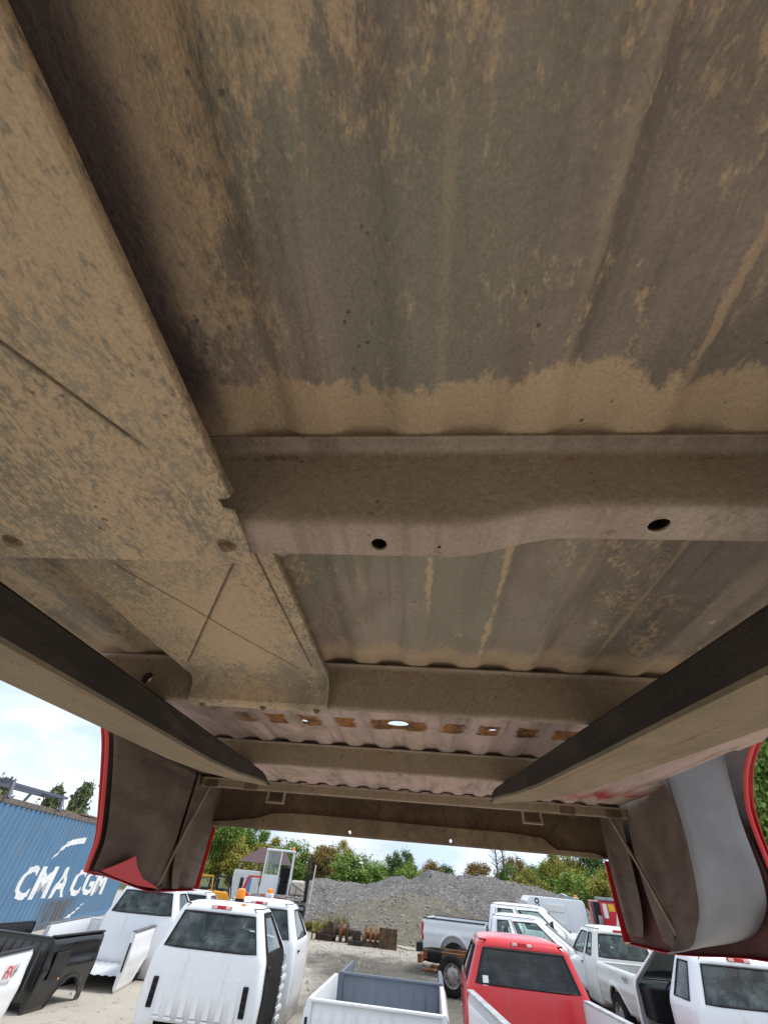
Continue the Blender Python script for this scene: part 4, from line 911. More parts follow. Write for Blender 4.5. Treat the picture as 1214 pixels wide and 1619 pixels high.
RAILM = plain('weathered_rail', (0.17, 0.14, 0.12), .8, .2, .4)
for x in (-.06, -CW + .06):
    m = MB(); m.b2((x - .06, 0, CH - .13), (x + .06, CL, CH)); m.build('top_rail', RAILM, ct, bevel=.01)
    m = MB(); m.b2((x - .06, 0, 0.0), (x + .06, CL, .17)); m.build('bottom_rail', M_CT, ct, bevel=.01)
    for y in (.06, CL - .06): m = MB(); m.b2((x - .063, y - .063, 0), (x + .063, y + .063, CH + .003)); m.build('corner_post', M_CT, ct, bevel=.006)
for y in (.03, CL - .03): m = MB(); m.b2((-CW + .06, y - .02, .1), (-.06, y + .02, CH - .02)); m.build('end_wall', M_CT, ct)
m = MB(); m.b2((-CW + .05, .05, CH - .06), (-.05, CL - .05, CH - .03)); m.build('roof', RAILM, ct)
WLET = plain('white_lettering', (0.78, 0.79, 0.80), .6, 0, .15, 3)
def on_wall(me, name, mat):
    bm = bmesh.new(); bm.from_mesh(me)
    ys_ = [v.co.y for v in bm.verts]; lo, hi = min(ys_), max(ys_)
    for b in brk:
        if lo < b < hi: bmesh.ops.bisect_plane(bm, geom=bm.verts[:] + bm.edges[:] + bm.faces[:], plane_co=(0, b, 0), plane_no=(0, 1, 0))
    for v in bm.verts: v.co.x = -.015 + .012 + corr(v.co.y)
    bm.to_mesh(me); bm.free(); me.materials.clear(); me.materials.append(mat); child(name, me, ct)
for ch, y_, w_, b_, h_ in (('C', 5.2, .97, .81, .80), ('M', 6.33, 1.18, .80, .79), ('A', 7.72, 1.2, .78, .80), ('C', 9.33, 1.05, .76, .78), ('G', 10.52, 1.12, .75, .77), ('M', 11.8, 1.28, .72, .76)):
    me = text_mesh(ch, 1.0, 0, 0, .03); xs_ = [v.co.x for v in me.vertices]; zs_ = [v.co.y for v in me.vertices]; x0, x1, z0_, z1_ = min(xs_), max(xs_), min(zs_), max(zs_)
    for v in me.vertices: v.co = Vector((0, y_ - 1.4 + w_ * (v.co.x - x0) / (x1 - x0), b_ + h_ * (v.co.y - z0_) / (z1_ - z0_)))
    on_wall(me, 'letter', WLET)
def swoosh(pts, widths):
    m = MB(); q = catmull([(0, a, b) for a, b in pts], 8); n_ = len(q); w = [lin([(k / (len(widths) - 1), x) for k, x in enumerate(widths)], i / (n_ - 1)) for i in range(n_)]
    m.grid([[(0, p.y, p.z + w[i]), (0, p.y, p.z - w[i])] for i, p in enumerate(q)]); on_wall(m.mesh('swoosh', fixn=False), 'swoosh', WLET)
swoosh([(5.26, 1.76), (5.52, 1.98), (6.07, 2.22), (7.4, 2.36)], [.01, .05, .08, .09]); swoosh([(8.6, .10), (9.0, .20), (9.3, .29), (10.0, .53)], [.08, .06, .035, .01])
# rack and boards on the container roof
BLUEG = paint('slate_steel', (.09, .10, .14), rough=.5, coat=0)
rk = empty('ladder_rack', (-9.75, 13.4, CH), CD, 'slate blue steel ladder rack lying on the container roof', 'ladder rack')
m = MB(); m.bar((-.9, .0, .34), (-.5, 3.9, .34), .09, .09); m.build('long_bar', BLUEG, rk)
m = MB(); m.bar((-.2, .1, .33), (.25, 3.8, .33), .07, .07); m.build('long_bar', BLUEG, rk)
for y in (.35, 3.6): m = MB(); m.bar((-.88 + y * .1, y, .33), (.22, y, .33), .08, .08); m.bar((.2, y, .33), (.35, y - .1, -.04), .08, .08); m.bar((-.85, y, .33), (-.95, y - .1, -.04), .08, .08); m.build('cross_bar', BLUEG, rk)
for k in range(9):
    y = 19.0 + k * .42; w_ = empty('board', (-10.6 + .03 * k, y, CH + .001 + .045 * (k % 3)), CD + random.uniform(-.25, .25), 'weathered brown board stacked loosely on the container roof', 'board', 'boards on the container roof')
    m = MB(); m.b2((-.6, -.9, 0), (-.42 + .1 * (k % 2), .9, .045)); m.build('plank', plain('old_wood', (.24, .16, .10), .9, 0, .4, 5, .2), w_)

# ================================================================== far yard
yt = vehicle('yard_tractor', -3.5, 26.6, 4, 'white yard tractor with open cab door, beige hood and rusty deck', 'yard tractor')
CABW = paint('cab_white', (.74, .77, .79), amt=.35)
def post(root, x0, y0_, z0_, x1, y1, z1, w=.07, mat=CABW, name='pillar'): m = MB(); m.bar((x0, y0_, z0_), (x1, y1, z1), w, w); return m.build(name, mat, root, bevel=.01)
X0, X1, Y0, Y1, Z0, Z1 = -.72, .62, 0, 1.3, 1.15, 2.72
for x in (X0, .02, X1): post(yt, x, Y0, Z0, x, Y0, Z1)
for x in (X0, X1): post(yt, x, Y1, Z0, x, Y1 - .1, Z1)
m = MB(); m.b2((X0 - .06, Y0 - .06, Z1), (X1 + .06, Y1 + .06, Z1 + .09)); m.build('roof', CABW, yt, bevel=.03)
m = MB(); m.b2((X0 + .03, Y0 - .02, Z0), (.0, Y0 + .03, 1.85)); m.build('lower_panel', CABW, yt, bevel=.01)
m = MB(); m.b2((X0 + .06, Y0 - .01, 1.87), (-.03, Y0 + .01, 2.66)); m.build('rear_window', GLASS, yt)
m = MB(); m.b2((X0 - .02, Y0 + .03, Z0), (X0 + .02, Y1 - .03, 1.8)); m.b2((X1 - .02, Y0 + .03, Z0), (X1 + .02, Y1 - .03, 1.8)); m.b2((X0 + .03, Y1 - .04, Z0), (X1 - .03, Y1, 1.75)); m.build('side_panel', CABW, yt)
m = MB(); m.b2((X1 - .01, Y0 + .06, 1.82), (X1 + .01, Y1 - .12, 2.66)); m.build('side_window', GLASS, yt)
m = MB(); m.b2((.10, .35, Z0 + .02), (.5, .8, 1.55)); m.box((.3, .85, 1.85), (.42, .12, .6)); m.build('driver_seat', TRIM, yt, bevel=.04)
m = MB(); m.tube([(.30 + .2 * math.cos(t), .25, 1.85 + .2 * math.sin(t)) for t in [2 * math.pi * i / 14 for i in range(14)]], .02, 6, closed=True); m.bar((.3, .3, 1.2), (.3, .25, 1.85), .06, .06); m.build('steering_wheel', TRIM, yt)
m = MB(); m.b2((.70, .1, 1.18), (1.35, 1.5, 1.72)); m.build('hood', paint('beige_hood', (.62, .56, .46), dirt=(.3, .1, .05), amt=.9), yt, bevel=.08, segs=3)
m = MB()
for p, q in (((.70, -.02, 1.62), (1.45, -.02, 1.30)), ((1.45, -.02, 1.3), (1.45, -.02, 1.05)), ((1.0, -.02, 1.5), (1.0, -.02, 1.05)), ((.7, -.02, 1.2), (1.45, -.02, 1.2))): m.bar(p, q, .03, .03)
m.build('hand_rail', RUSTD, yt)
m = MB(); m.tube([(1.50, .4, 1.0), (1.50, .4, 2.3), (1.5, .4, 2.5)], [.09, .09, .05], 10); m.tube([(1.5, .4, 2.4), (1.52, .4, 2.75)], .045, 8); m.build('exhaust_stack', RUSTD, yt, smooth=True)
m = MB(); m.b2((1.42, .2, 1.0), (1.58, .6, 2.05)); m.build('air_cleaner', TRIM, yt, bevel=.05)
m = MB(); m.bar((1.72, -.1, .95), (1.80, -.1, 2.35), .09, .05); m.build('guard_post', CABW, yt)
m = MB(); m.b2((-.9, -2.2, .72), (1.6, 1.7, .95)); m.b2((-.5, -3.2, .6), (.9, -2.2, .85)); m.build('deck', RUSTD, yt, bevel=.02)
m = MB(); m.box((.15, -1.7, 1.03), (1.1, .9, .08), Matrix.Rotation(R(-12), 3, 'X')); m.build('coupling_plate', RUST, yt, bevel=.02)
m = MB(); m.b2((.5, -2.9, .86), (1.5, -1.5, .93)); m.build('deck_plate', plain('grey_plate', (.16, .17, .2), .6), yt)
beacon(yt, .55, .3, Z1 + .09, .9)
WHB = wheel_mesh(.50, .30, .28)
for x, s_ in ((1.42, 1), (-.75, -1)):
    for y in (-2.3, 1.1): wheel(yt, x, y, .50, WHB, s_)
m = MB(); m.tube([(-.75, -2.3, .5), (1.42, -2.3, .5)], .09, 10); m.tube([(-.75, 1.1, .5), (1.42, 1.1, .5)], .09, 10); m.build('axle', RUSTD, yt, smooth=True)

def small_forklift(x, y, deg, label, col, seat=True, s=1.0):
    r = vehicle('forklift', x, y, deg, label, 'forklift', 'forklifts parked by the trees'); r.scale = (s, s, s)
    m = MB(); m.prism([(-.9, .2), (.7, .2), (.7, .55), (.25, .6), (.1, .85), (-.85, .9), (-.95, .6)], -.45, .45, lambda u, v, w: (u, w, v)); m.build('body', col, r, bevel=.06, segs=3)
    m = MB()
    for sy in (-.42, .42): m.bar((.35, sy, .55), (.15, sy, 1.5), .06, .06); m.bar((-.75, sy, .85), (-.65, sy, 1.5), .06, .06); m.bar((.15, sy, 1.5), (-.65, sy, 1.5), .06, .06)
    for k in range(5): m.bar((.12 - .18 * k, -.42, 1.5), (.12 - .18 * k, .42, 1.5), .03, .03)
    m.build('overhead_guard', col if seat else TRIM, r)
    m = MB()
    for sy in (-.28, .28): m.b2((.78, sy - .05, .06), (.9, sy + .05, 1.55))
    for z in (.3, .9, 1.5): m.b2((.80, -.28, z - .05), (.88, .28, z + .05))
    m.build('mast', TRIM, r, bevel=.01)
    m = MB()
    for sy in (-.2, .2): m.b2((.92, sy - .05, .08), (1.7, sy + .05, .13)); m.b2((.91, sy - .05, .08), (.95, sy + .05, .6))
    m.build('forks', TRIM, r)
    m = MB(); m.b2((-.55, -.25, .86), (-.1, .25, 1.0)); m.box((-.55, 0, 1.18), (.12, .45, .45)); m.build('seat', TRIM, r, bevel=.04)
    for xx in (-.6, .5):
        for sy in (-1, 1):
            o = wheel(r, xx, sy * .42, .25, WHS, 1); o.rotation_euler = (0, 0, sy * math.pi / 2); o.scale = (.8, .75, .75)
    return r
small_forklift(-8.9, 33.2, 195, 'yellow forklift with an overhead guard at the trees', YEL)
small_forklift(-7.4, 33.6, 20, 'yellow forklift with black guard and mast facing the red cart', YEL, False)
rc = vehicle('utility_cart', -5.7, 33.0, 15, 'red open utility cart beside the yard tractor', 'cart')
m = MB(); m.prism([(-.75, .3), (.75, .3), (.75, .6), (.2, .65), (-.35, 1.0), (-.75, .95)], -.5, .5, lambda u, v, w: (u, w, v)); m.build('body', REDP, rc, bevel=.05)
m = MB()
for sy in (-.45, .45): m.bar((-.6, sy, .9), (-.3, sy, 1.65), .07, .07); m.bar((.7, sy, .6), (.6, sy, 1.65), .07, .07); m.bar((-.3, sy, 1.65), (.6, sy, 1.65), .07, .07)
m.bar((-.3, -.45, 1.65), (-.3, .45, 1.65), .07, .07); m.build('roll_cage', REDP, rc)
for xx in (-.5, .5):
    for sy in (-1, 1): o = wheel(rc, xx, sy * .5, .25, WHS, 1); o.rotation_euler = (0, 0, sy * math.pi / 2); o.scale = (.8, .75, .75)
ob = vehicle('steel_box', -7.7, 40.5, 6, 'pale grey steel storage box in front of the trees', 'storage box')
m = MB(); m.b2((-.9, 0, 0), (.95, 2.4, 1.85)); m.build('body', SILVER, ob, bevel=.02)
m = MB(); m.b2((.10, -.02, .7), (.5, .01, 1.5)); m.build('blue_panel', plain('blue_panel', (.10, .25, .5), .5), ob)
for k in range(6): m = MB(); m.b2((-.82 + .12 * k, -.025, .2), (-.76 + .12 * k, .0, 1.7)); m.build('rib', SILVER, ob)
sdh = vehicle('shed', -7.4, 43.5, 5, 'open sided shed with a brown hipped roof behind the yard tractor', 'shed')
m = MB(); m.add([(-1.7, -.3, 2.35), (2.6, -.3, 2.35), (2.6, 3.3, 2.35), (-1.7, 3.3, 2.35), (-.2, 1.5, 3.35), (1.8, 1.5, 3.35)], [(0, 1, 5, 4), (1, 2, 5), (2, 3, 4, 5), (3, 0, 4), (3, 2, 1, 0)]); m.build('roof', plain('brown_roof', (.10, .055, .06), .8), sdh)
for x in (-1.5, -.2, 1.1, 2.4):
    for y in (0, 3): m = MB(); m.b2((x - .06, y - .06, 0), (x + .06, y + .06, 2.36)); m.build('post', plain('shed_post', (.30, .27, .2), .8), sdh)
m = MB(); m.b2((-1.5, .02, 0), (2.4, .06, 1.0)); m.build('low_wall', SILVER, sdh)

# ------------------------------------------------------------------ gravel piles
def pile_mat(name, a, b, c_, sc=5.0):
    t = NT(name); v = t.coord(); n1 = t.noise(v, .5, 5, .6); n2 = t.noise(v, 7, 6, .75); vo = t.voro(v, sc, out='Color'); vd = t.voro(v, sc * 2.3)
    g = t.sep(vo)[0]
    col = t.mix(t.step(n2, .3, .7), a, b); col = t.mix(t.math('MULTIPLY', t.step(g, .80, .97), .75), col, c_); col = t.mix(t.math('MULTIPLY', t.step(n1, .5, .65), .35), col, tuple(x * .55 for x in a))
    t.bump(t.math('ADD', t.math('MULTIPLY', vd, 1.0), n2), .9, .07); return t.fin(col, .95, 0, .2)
M_GREYP = pile_mat('grey_gravel', (.145, .134, .126), (.25, .235, .22), (.45, .43, .40), 11); M_BROWNP = pile_mat('brown_gravel', (.19, .163, .12), (.30, .262, .20), (.36, .33, .28), 14)
def pile(name, label, hf, x0, x1, y0, y1, nx, ny, mat, stones, seed):
    o = empty(name, ((x0 + x1) / 2, (y0 + y1) / 2, 0), 0, label, 'gravel pile'); ox, oy = o.location.x, o.location.y
    def hh(x, y): 
        h = hf(x, y); k = min(1, max(0, h / .4))
        return h + k * (.16 * noise.noise((x * .8 + seed, y * .8, 0)) + .09 * noise.noise((x * 2.3, y * 2.3 + seed, 3)) + .05 * noise.noise((x * 5, y * 5, seed)) + .03 * noise.noise((x * 11, y * 11, seed))) - .06 * (1 - k)
    m = MB(); m.grid([[(x0 + (x1 - x0) * i / nx - ox, y0 + (y1 - y0) * j / ny - oy, hh(x0 + (x1 - x0) * i / nx, y0 + (y1 - y0) * j / ny)) for i in range(nx + 1)] for j in range(ny + 1)]); m.build('slope', mat, o, smooth=True, sharp=80, fixn=False)
    rnd = random.Random(seed); st = MB()
    for k in range(stones):
        x, y = rnd.uniform(x0, x1), rnd.uniform(y0, (y0 + y1) / 2 + 1); h = hh(x, y)
        if h < .05: continue
        r = .018 + .06 * rnd.random() ** 5; q = [Vector((rnd.gauss(0, 1), rnd.gauss(0, 1), rnd.gauss(0, 1))).normalized() * r * rnd.uniform(.7, 1.2) for _ in range(4)]
        b = Vector((x - ox, y - oy, h + r * .2)); st.add([b + Vector((r, 0, 0)), b + Vector((-r, .2 * r, 0)), b + Vector((0, r, .1 * r)), b + Vector((0, -r, 0)), b + Vector((.1 * r, 0, r)), b + Vector((0, .1 * r, -r))], [(0, 2, 4), (2, 1, 4), (1, 3, 4), (3, 0, 4), (2, 0, 5), (1, 2, 5), (3, 1, 5), (0, 3, 5)])
        st.v[-6:] = [tuple(Vector(p) + Vector((rnd.uniform(-.4, .4) * r, rnd.uniform(-.4, .4) * r, rnd.uniform(-.3, .3) * r))) for p in st.v[-6:]]
    so_ = st.build('loose_stones', plain('stone_grey', (.30, .285, .27), .9, 0, .5, 3), o, fixn=False); so_['kind'] = 'stuff'
    return o
crest = [(-8, 0.0), (-5.5, 1.0), (-2.2, 1.80), (1.2, 1.78), (3.6, 2.25), (4.3, 2.15), (5.6, 2.85), (7.4, 2.70), (9.2, 2.82), (11.5, 2.55), (13.2, 2.40), (15.2, 1.9), (17.0, 1.35), (20, .3), (22, 0)]
pile('gravel_pile', 'long dark grey gravel pile with a lumpy crest', lambda x, y: lin(crest, x) * max(0, 1 - abs(y - 37) / (8.0 if y < 37 else 7.0)) ** .9, -8, 22, 28.5, 45, 230, 110, M_GREYP, 9000, 11)
def brown(x, y):
    d = math.hypot((x - 4.0) / 1.35, y - 30.3); return max(0, 1.85 * (1 - d / 5.2)) if d > 1.2 else 1.85 * (1 - 1.2 / 5.2) + .10 * (1.2 - d)
pile('gravel_pile', 'lower tan brown gravel pile heaped in front of the grey one', brown, -3.5, 11.5, 24.6, 36, 130, 100, M_BROWNP, 4200, 5)

# ------------------------------------------------------------------ scrap between the pile and the beds
SG = 'rusty scrap attachments on the ground'
def scrap(name, x, y, deg, label, fn): r = vehicle(name, x, y, deg, label, 'scrap', SG); fn(r); return r
def drum(r):
    m = MB(); m.prism([(0, 0), (.75, 0), (.75, .55), (.55, .6), (.35, .30), (0, .18)], -.02, .5, lambda u, v, w: (u - 1.0, w, v)); m.build('bucket', RUSTD, r, bevel=.02)
    for k in range(3): m = MB(); m.lathe([(.0, 0), (.30, 0), (.30, .10), (.12, .11), (.12, .26)], 16, Matrix.Translation((-.25 + .27 * k, .2, .30))); m.build('drum', RUST if k == 1 else RUSTD, r, smooth=True)
    m = MB(); m.bar((-1.15, -.1, .22), (-.2, -.1, .16), .05, .05); m.bar((-1.12, -.1, 0), (-1.12, -.1, .22), .05, .05); m.bar((-.3, -.1, 0), (-.3, -.1, .2), .05, .05); m.build('stand', RUSTD, r)
scrap('scrap_winch', -.2, 24.6, -8, 'black and rusty winch drums in a bent stand', drum)
def gears(r):
    m = MB(); m.b2((-.5, -.1, 0), (.1, .35, .14)); m.b2((-.35, 0, .14), (.0, .3, .42)); m.build('gearbox', RUSTD, r, bevel=.02)
    for k in range(4): m = MB(); m.lathe([(0, 0), (.24 + .05 * (k % 2), 0), (.24 + .05 * (k % 2), .09), (.1, .1), (.1, .2)], 14, Matrix.Translation((.15 + .22 * k, .2, .30))); m.build('roller', RUST, r, smooth=True)
    m = MB(); m.tube([(-.05 + .18 * math.cos(t), -.12, .2 + .18 * math.sin(t)) for t in [2 * math.pi * i / 14 for i in range(14)]], .025, 6, closed=True); m.build('hose_loop', TRIM, r)
    m = MB(); m.b2((.1, -.08, 0), (1.0, .4, .12)); m.build('base', RUSTD, r)
scrap('scrap_rollers', .72, 24.0, -6, 'rusty roller assembly with a hose loop beside the steel plate', gears)
def plate(r): m = MB(); m.box((0, 0, .29), (.75, .03, .60), Matrix.Rotation(R(-9), 3, 'X')); m.build('sheet', RUST if False else plain('rusty_sheet', (.11, .065, .03), .85, .1, .7, 4, .2), r); m = MB(); m.bar((0, .35, 0), (0, .06, .5), .04, .04); m.build('prop', RUSTD, r)
scrap('steel_plate', 1.85, 23.7, -8, 'square rusty steel plate standing upright', plate)
for k in range(3):
    r = empty('plank', (2.45 + .16 * k, 24.5, 0.0), R(28 + 4 * k), 'pale plank on the ground beside the rusty steel plate', 'plank', 'planks beside the steel plate'); m = MB(); m.b2((-.06, -.7, 0), (.06, .7, .045)); m.build('board', plain('pale_wood', (.45, .40, .33), .85, 0, .25, 6), r)

# ------------------------------------------------------------------ trees
def leafmat(name, a, b):
    t = NT(name); v = t.coord(); n = t.noise(v, 2.2, 3, .6); n2 = t.noise(v, 17, 2); c = t.mix(t.step(n, .35, .65), a, b); c = t.mix(t.math('MULTIPLY', n2, .5), c, tuple(x * .6 for x in a))
    m_ = t.fin(c, .6, 0, .25); t.p.inputs['Transmission Weight'].default_value = 0.0; t.p.inputs['Subsurface Weight'].default_value = 0.0; return m_
LM = dict(green=leafmat('leaf_green', (0.14, 0.23, 0.04), (0.25, 0.36, 0.08)), dark=leafmat('leaf_dark', (0.08, 0.14, 0.045), (0.145, 0.22, 0.065)), lime=leafmat('leaf_lime', (0.21, 0.31, 0.055), (0.32, 0.42, 0.09)),
          olive=leafmat('leaf_olive', (0.3, 0.285, 0.05), (0.45, 0.41, 0.09)), rust=leafmat('leaf_autumn', (0.24, 0.165, 0.055), (0.38, 0.26, 0.085)), pine=leafmat('needle', (0.12, 0.15, 0.07), (0.22, 0.235, 0.12)))
BARK = plain('bark', (.16, .14, .12), .9, 0, .4, 6, .3); BARKP = plain('pale_bark', (.40, .38, .34), .9, 0, .3, 6, .2)
def crown_mesh(seed, mat, clumps=56, leaves=260, size=.047, flat=1.0, spread=.26, shape=None):
    rnd = random.Random(seed); m = MB()
    for c_ in range(clumps):
        if shape: ctr, cr_ = shape(rnd, c_ / clumps)
        else:
            d = Vector((rnd.gauss(0, 1), rnd.gauss(0, 1), rnd.gauss(0, .9))).normalized(); rr = rnd.uniform(.35, .86) ** .6
            ctr = Vector((d.x * rr, d.y * rr, 1 + d.z * rr * (1 if d.z > 0 else .85))); cr_ = spread * rnd.uniform(.6, 1.25)
        for k in range(leaves):
            p = ctr + Vector((rnd.gauss(0, .55), rnd.gauss(0, .55), rnd.gauss(0, .45))) * cr_
            n_ = Vector((rnd.gauss(0, 1), rnd.gauss(0, 1), rnd.gauss(.6, 1))).normalized(); u = n_.orthogonal().normalized(); w = n_.cross(u); a = rnd.uniform(0, 6.28); u, w = u * math.cos(a) + w * math.sin(a), w * math.cos(a) - u * math.sin(a)
            s_ = size * rnd.uniform(.55, 1.3)
            m.quad(p - u * s_, p - w * s_ * .55, p + u * s_, p + w * s_ * .55)
    me = m.mesh('crown', fixn=False); me.materials.append(mat); return me
def pine_shape(rnd, f):
    h = .35 + 1.6 * rnd.random() ** .9; r = (2.05 - h) * .42; a = rnd.uniform(0, 6.28); rr = r * rnd.uniform(.3, 1); return Vector((math.cos(a) * rr, math.sin(a) * rr, h)), .15 + .06 * rnd.random()
CROWN = {k: [crown_mesh(i * 7 + 3, LM[k]), crown_mesh(i * 7 + 4, LM[k], 46, 280)] for i, k in enumerate(('green', 'dark', 'lime', 'olive', 'rust'))}
NEAR = {k: crown_mesh(200 + i, LM[k], 120, 290, .029, spread=.19) for i, k in enumerate(('green', 'dark', 'olive'))}
CROWN['pine'] = [crown_mesh(91, LM['pine'], 60, 70, .07, shape=pine_shape)]
def trunk_mesh(seed, mat, fork=True, n=9):
    rnd = random.Random(seed); m = MB(); pts = [Vector((rnd.uniform(-.03, .03) * i, rnd.uniform(-.03, .03) * i, i * .25)) for i in range(6)]; m.tube(pts, [.075, .06, .052, .045, .035, .018], 8)
    for k in range(n):
        b = pts[2 + k % 3]; a = k * 2.4; e = b + Vector((math.cos(a) * .45, math.sin(a) * .45, .55 + .1 * (k % 3))); m.tube([b, (b + e) / 2 + Vector((0, 0, .05)), e], [.028, .018, .006], 6)
    me = m.mesh('trunk', True); me.materials.append(mat); return me
TRUNK = [trunk_mesh(1, BARK), trunk_mesh(2, BARKP)]
TL = dict(green='broad mid green tree growing behind the gravel pile', dark='dark green round topped tree rising over the gravel pile', lime='small lime green young tree at the gravel crest', olive='yellow green autumn tree at the yard edge', rust='brownish tree turning to autumn behind the gravel', pine='pine tree rising behind the blue container')
def tree(kind, x, y, w, h, lift=0.0, label=None, tr=0, near=False, rot=None):
    r = empty(kind + '_tree' if kind == 'pine' else 'tree', (x, y, 0), rot if rot is not None else random.uniform(0, 6.28), label or TL[kind], 'tree', {'pine': 'pines behind the container'}.get(kind, kind + ' trees'))
    c_ = child('crown', NEAR[kind] if near else random.choice(CROWN[kind]), r, (0, 0, lift)); c_.scale = (w / 2, w / 2, (h - lift) / 2)
    t_ = child('trunk', TRUNK[tr], r, (0, 0, -.05)); t_.scale = (w * .45, w * .45, h * (.45 if kind == 'pine' else .5)); return r
for kind, px, Y, w, h, lb in (('green', -16.6, 60, 7, 8.2, 'broad tall green tree behind the yellow forklifts'), ('olive', -14.0, 57, 5.0, 6.2, 'yellow green tree next to the pale trunk by the forklifts'), ('green', -12.3, 63, 5, 7.2, 'tall green tree behind the grey storage box'),
    ('olive', -9.6, 61, 5.0, 4.9, 'yellow green tree above the brown shed roof'), ('olive', -11.4, 55, 4.0, 3.6, 'low yellow green bush behind the grey storage box'), ('green', -6.6, 60, 4.6, 4.9, 'round bright green tree directly behind the yard tractor cab'),
    ('olive', -4.4, 63, 4.2, 4.6, 'yellow green tree between the tractor cab and its exhaust stack'), ('rust', -2.9, 61, 3.6, 4.5, 'slim brownish tree at the tractor exhaust stack'), ('olive', -1.2, 64, 4.4, 5.2, 'tall olive tree over the end of the grey pile next to the tractor'),
    ('green', .6, 56, 6.2, 4.0, 'wide green bushy tree behind the lowest dip of the grey pile'), ('green', 3.2, 60, 3.2, 3.7, 'small round green tree beside the wide bushy one'), ('dark', 6.4, 66, 4.2, 5.2, 'tall dark tree behind the lime green sapling'),
    ('lime', 6.4, 57, 3.4, 3.7, 'lime green sapling in front of the tall dark tree'), ('rust', 9.5, 63, 3.8, 4.2, 'brownish round tree behind the highest hump of the grey pile'), ('dark', 12.0, 66, 4.0, 3.9, 'low dark tree just showing over the grey pile'), ('lime', 12.4, 58, 2.0, 2.9, 'tiny lime green shrub on the skyline of the grey pile'),
    ('rust', 15.2, 62, 4.4, 4.3, 'orange brown round tree beside the bare trunks'), ('green', 18.6, 62, 4.0, 4.6, 'green tree directly behind the bare trunks'), ('olive', 19.2, 56, 3.6, 4.0, 'low yellow green tree in front of the bare trunks'), ('green', 21.0, 58, 3.6, 4.8, 'slim deep green tree next to the rust coloured treetop'),
    ('rust', 20.3, 64, 3.5, 5.4, 'rust coloured treetop peeking above green trees'), ('olive', 23.2, 58, 4.4, 5.8, 'tall yellow green tree above the garbage truck'), ('olive', 25.2, 60, 5.0, 6.4, 'largest yellow green tree above the red truck'), ('lime', 22.2, 52, 4.4, 4.0, 'light green bush right behind the garbage truck'),
    ('olive', 24.8, 50, 4.2, 4.2, 'yellow bush in the gap between garbage truck and red truck'), ('green', 26.0, 54, 4.0, 4.6, 'green tree behind the red truck'), ('dark', 28.5, 60, 5.0, 6.5, 'dark tree behind the largest yellow green tree'), ('lime', 27.5, 52, 4.0, 4.4, 'pale green bush behind the yellow loader'), ('olive', 30, 54, 5, 6.5, 'yellow green tree beyond the yellow loader'),
    ('dark', -20.5, 62, 6.0, 7, 'dark tree behind the far end of the blue container'), ('olive', -8.2, 52, 3.2, 2.6, 'low yellow bush behind the shed posts'), ('lime', -14.8, 50, 3.2, 2.6, 'pale green bush behind the yellow forklifts')): tree(kind, px, Y, w, h, h * .10, lb)
tree('green', -14.6, 54, 5.2, 7.4, 2.2, 'tall green tree with a pale bare lower trunk at the forklifts', 1)
for x, Y, w, h, lb in ((-33.5, 47, 5.5, 6.4, 'dark pine at the near end of the ladder rack'), (-28.3, 47, 4.6, 6.2, 'round topped pine behind the far end of the ladder rack'), (-25.2, 46, 4.8, 6.5, 'tall pale pine between the ladder rack and the red bedside'), (-22.5, 49, 4.2, 4.8, 'short pine beside the red wheel lip')): tree('pine', x, Y, w, h, 0, lb)
for x, Y, w, h, k in ((19.5, 20.5, 6.5, 11.5, 'green'), (22.5, 25, 7, 12, 'dark'), (27, 22, 7, 12, 'green'), (21.5, 15.5, 6, 10, 'olive')): tree(k, x, Y, w, h, .6, {'green': ('tall leafy green tree beside the red wheel lip of the lifted bed' if x < 20 else 'far tall green tree standing behind the leafy one at the wheel lip'), 'dark': 'tall dark tree behind the leafy tree at the right bedside', 'olive': 'tall yellow green tree beyond the right bedside'}[k], near=True)
def bare(x, Y, h, seed):
    rnd = random.Random(seed); r = empty('bare_tree', (x, Y, 0), 0, 'thin bare tree trunk above the gravel crest', 'tree', 'bare trees'); m = MB(); m.tube([(0, 0, 0), (.1, 0, h * .5), (0, 0, h)], [.14, .11, .05], 7); m.build('trunk', BARK, r, smooth=True)
    m = MB()
    for k in range(34):
        z = h * rnd.uniform(.5, .98); a = rnd.uniform(0, 6.28); l_ = rnd.uniform(.8, 2.2) * (1.25 - z / h); p = Vector((.05, 0, z)); q = p + Vector((math.cos(a) * l_, math.sin(a) * l_, l_ * .5)); m.tube([p, (p + q) / 2 + Vector((0, 0, .08)), q], [.03, .02, .006], 5)
        for j in range(3): e = p.lerp(q, .4 + .2 * j); m.tube([e, e + Vector((rnd.uniform(-.5, .5), rnd.uniform(-.5, .5), rnd.uniform(.1, .5)))], [.012, .004], 4)
    m.build('branches', BARK, r)
bare(16.9, 60, 6.5, 3); bare(18.0, 61, 6.6, 4)
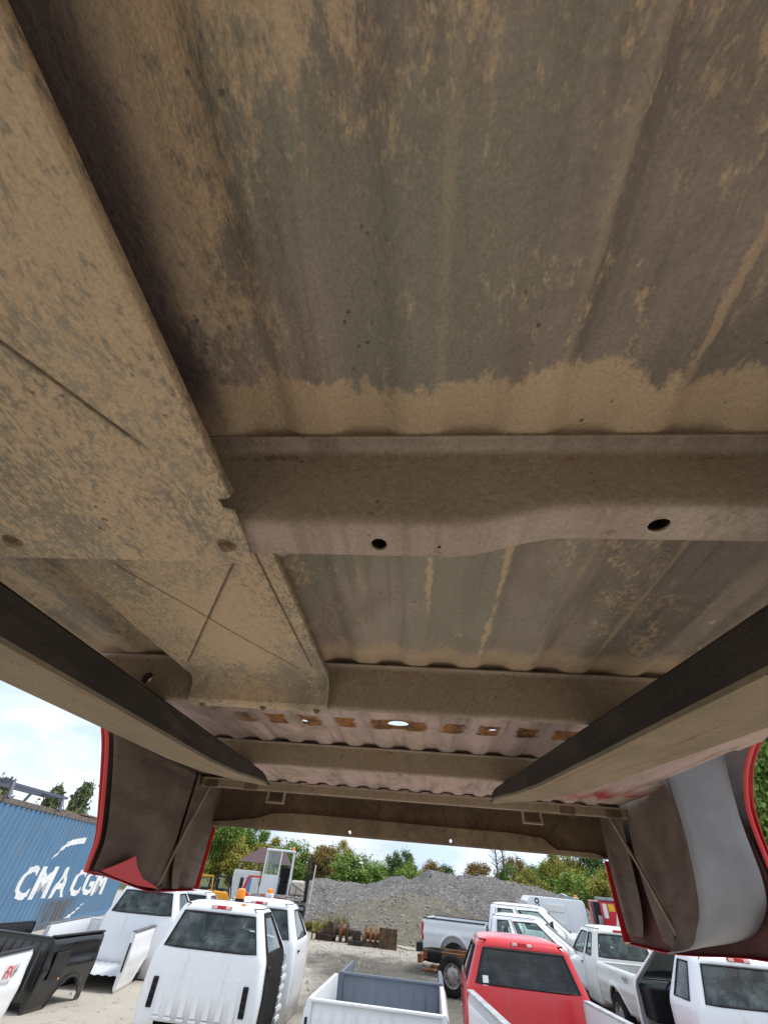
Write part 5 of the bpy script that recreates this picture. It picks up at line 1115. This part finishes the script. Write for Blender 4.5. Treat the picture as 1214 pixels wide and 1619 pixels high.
# weeds
WEEDM = leafmat('weed', (.22, .19, .05), (.34, .29, .08)); WEEDG = leafmat('weed_green', (.13, .16, .04), (.22, .23, .06))
def weed(x, y, n, w, h, mat, label):
    r = random.Random(int(x * 31 + y * 7)); m = MB()
    for k in range(n):
        a, d = r.uniform(0, 6.28), r.uniform(0, w) ; p = Vector((math.cos(a) * d, math.sin(a) * d * .5, 0)); t = Vector((r.gauss(0, .12), r.gauss(0, .12), h * r.uniform(.4, 1))); sd_ = Vector((math.cos(a), math.sin(a), 0)) * .022
        m.add([p - sd_, p + sd_, p + t * .6 + sd_, p + t, p + t * .6 - sd_], [(0, 1, 2, 3, 4)])
    o = m.build('weed_clump', mat, None, loc=(x, y, 0), fixn=False); tag(o, label, 'weeds', 'weed clumps at the gravel pile')
WL = 'yellow dry weed clump at the foot of the gravel pile'
for x, y, w, h in ((-.9, 27.3, .7, .55), (-.2, 27.6, .6, .7), (.6, 27.9, .5, .45), (-1.6, 27.8, .5, .4)): weed(x, y, 150, w, h, WEEDM, WL)
for x, y, w, h in ((4.4, 24.9, .7, .30), (3.6, 24.8, .5, .25)): weed(x, y, 120, w, h, WEEDG, 'low green weed clump at the foot of the brown pile')
for x, y, w, h in ((12.2, 20.4, .6, .8), (12.9, 20.6, .6, .8)): weed(x, y, 130, w, h, WEEDG, 'tall green yellow weed clump at the yellow loader')
# loose stones scattered on the yard floor
st = MB(); rnd = random.Random(21)
for k in range(5200):
    y = 9 + 17 * rnd.random() ** .8; x = rnd.uniform(-1.5, 6.5) if rnd.random() < .75 else rnd.uniform(-6, 9); r = .008 + .035 * rnd.random() ** 4
    b = Vector((x, y, 0)); q = [(r, 0, 0), (-r * .4, r, 0), (-r * .7, -r * .8, 0), (0, 0, r * 1.1)]; a = rnd.uniform(0, 6.28); st.add([b + Matrix.Rotation(a, 3, 'Z') @ Vector(p) for p in q], [(0, 1, 3), (1, 2, 3), (2, 0, 3)])
tag(st.build('gravel', plain('pebble', (.33, .31, .28), .95, 0, .5, .8), fixn=False), 'loose pale gravel scattered over the yard floor', 'gravel', kind='stuff')
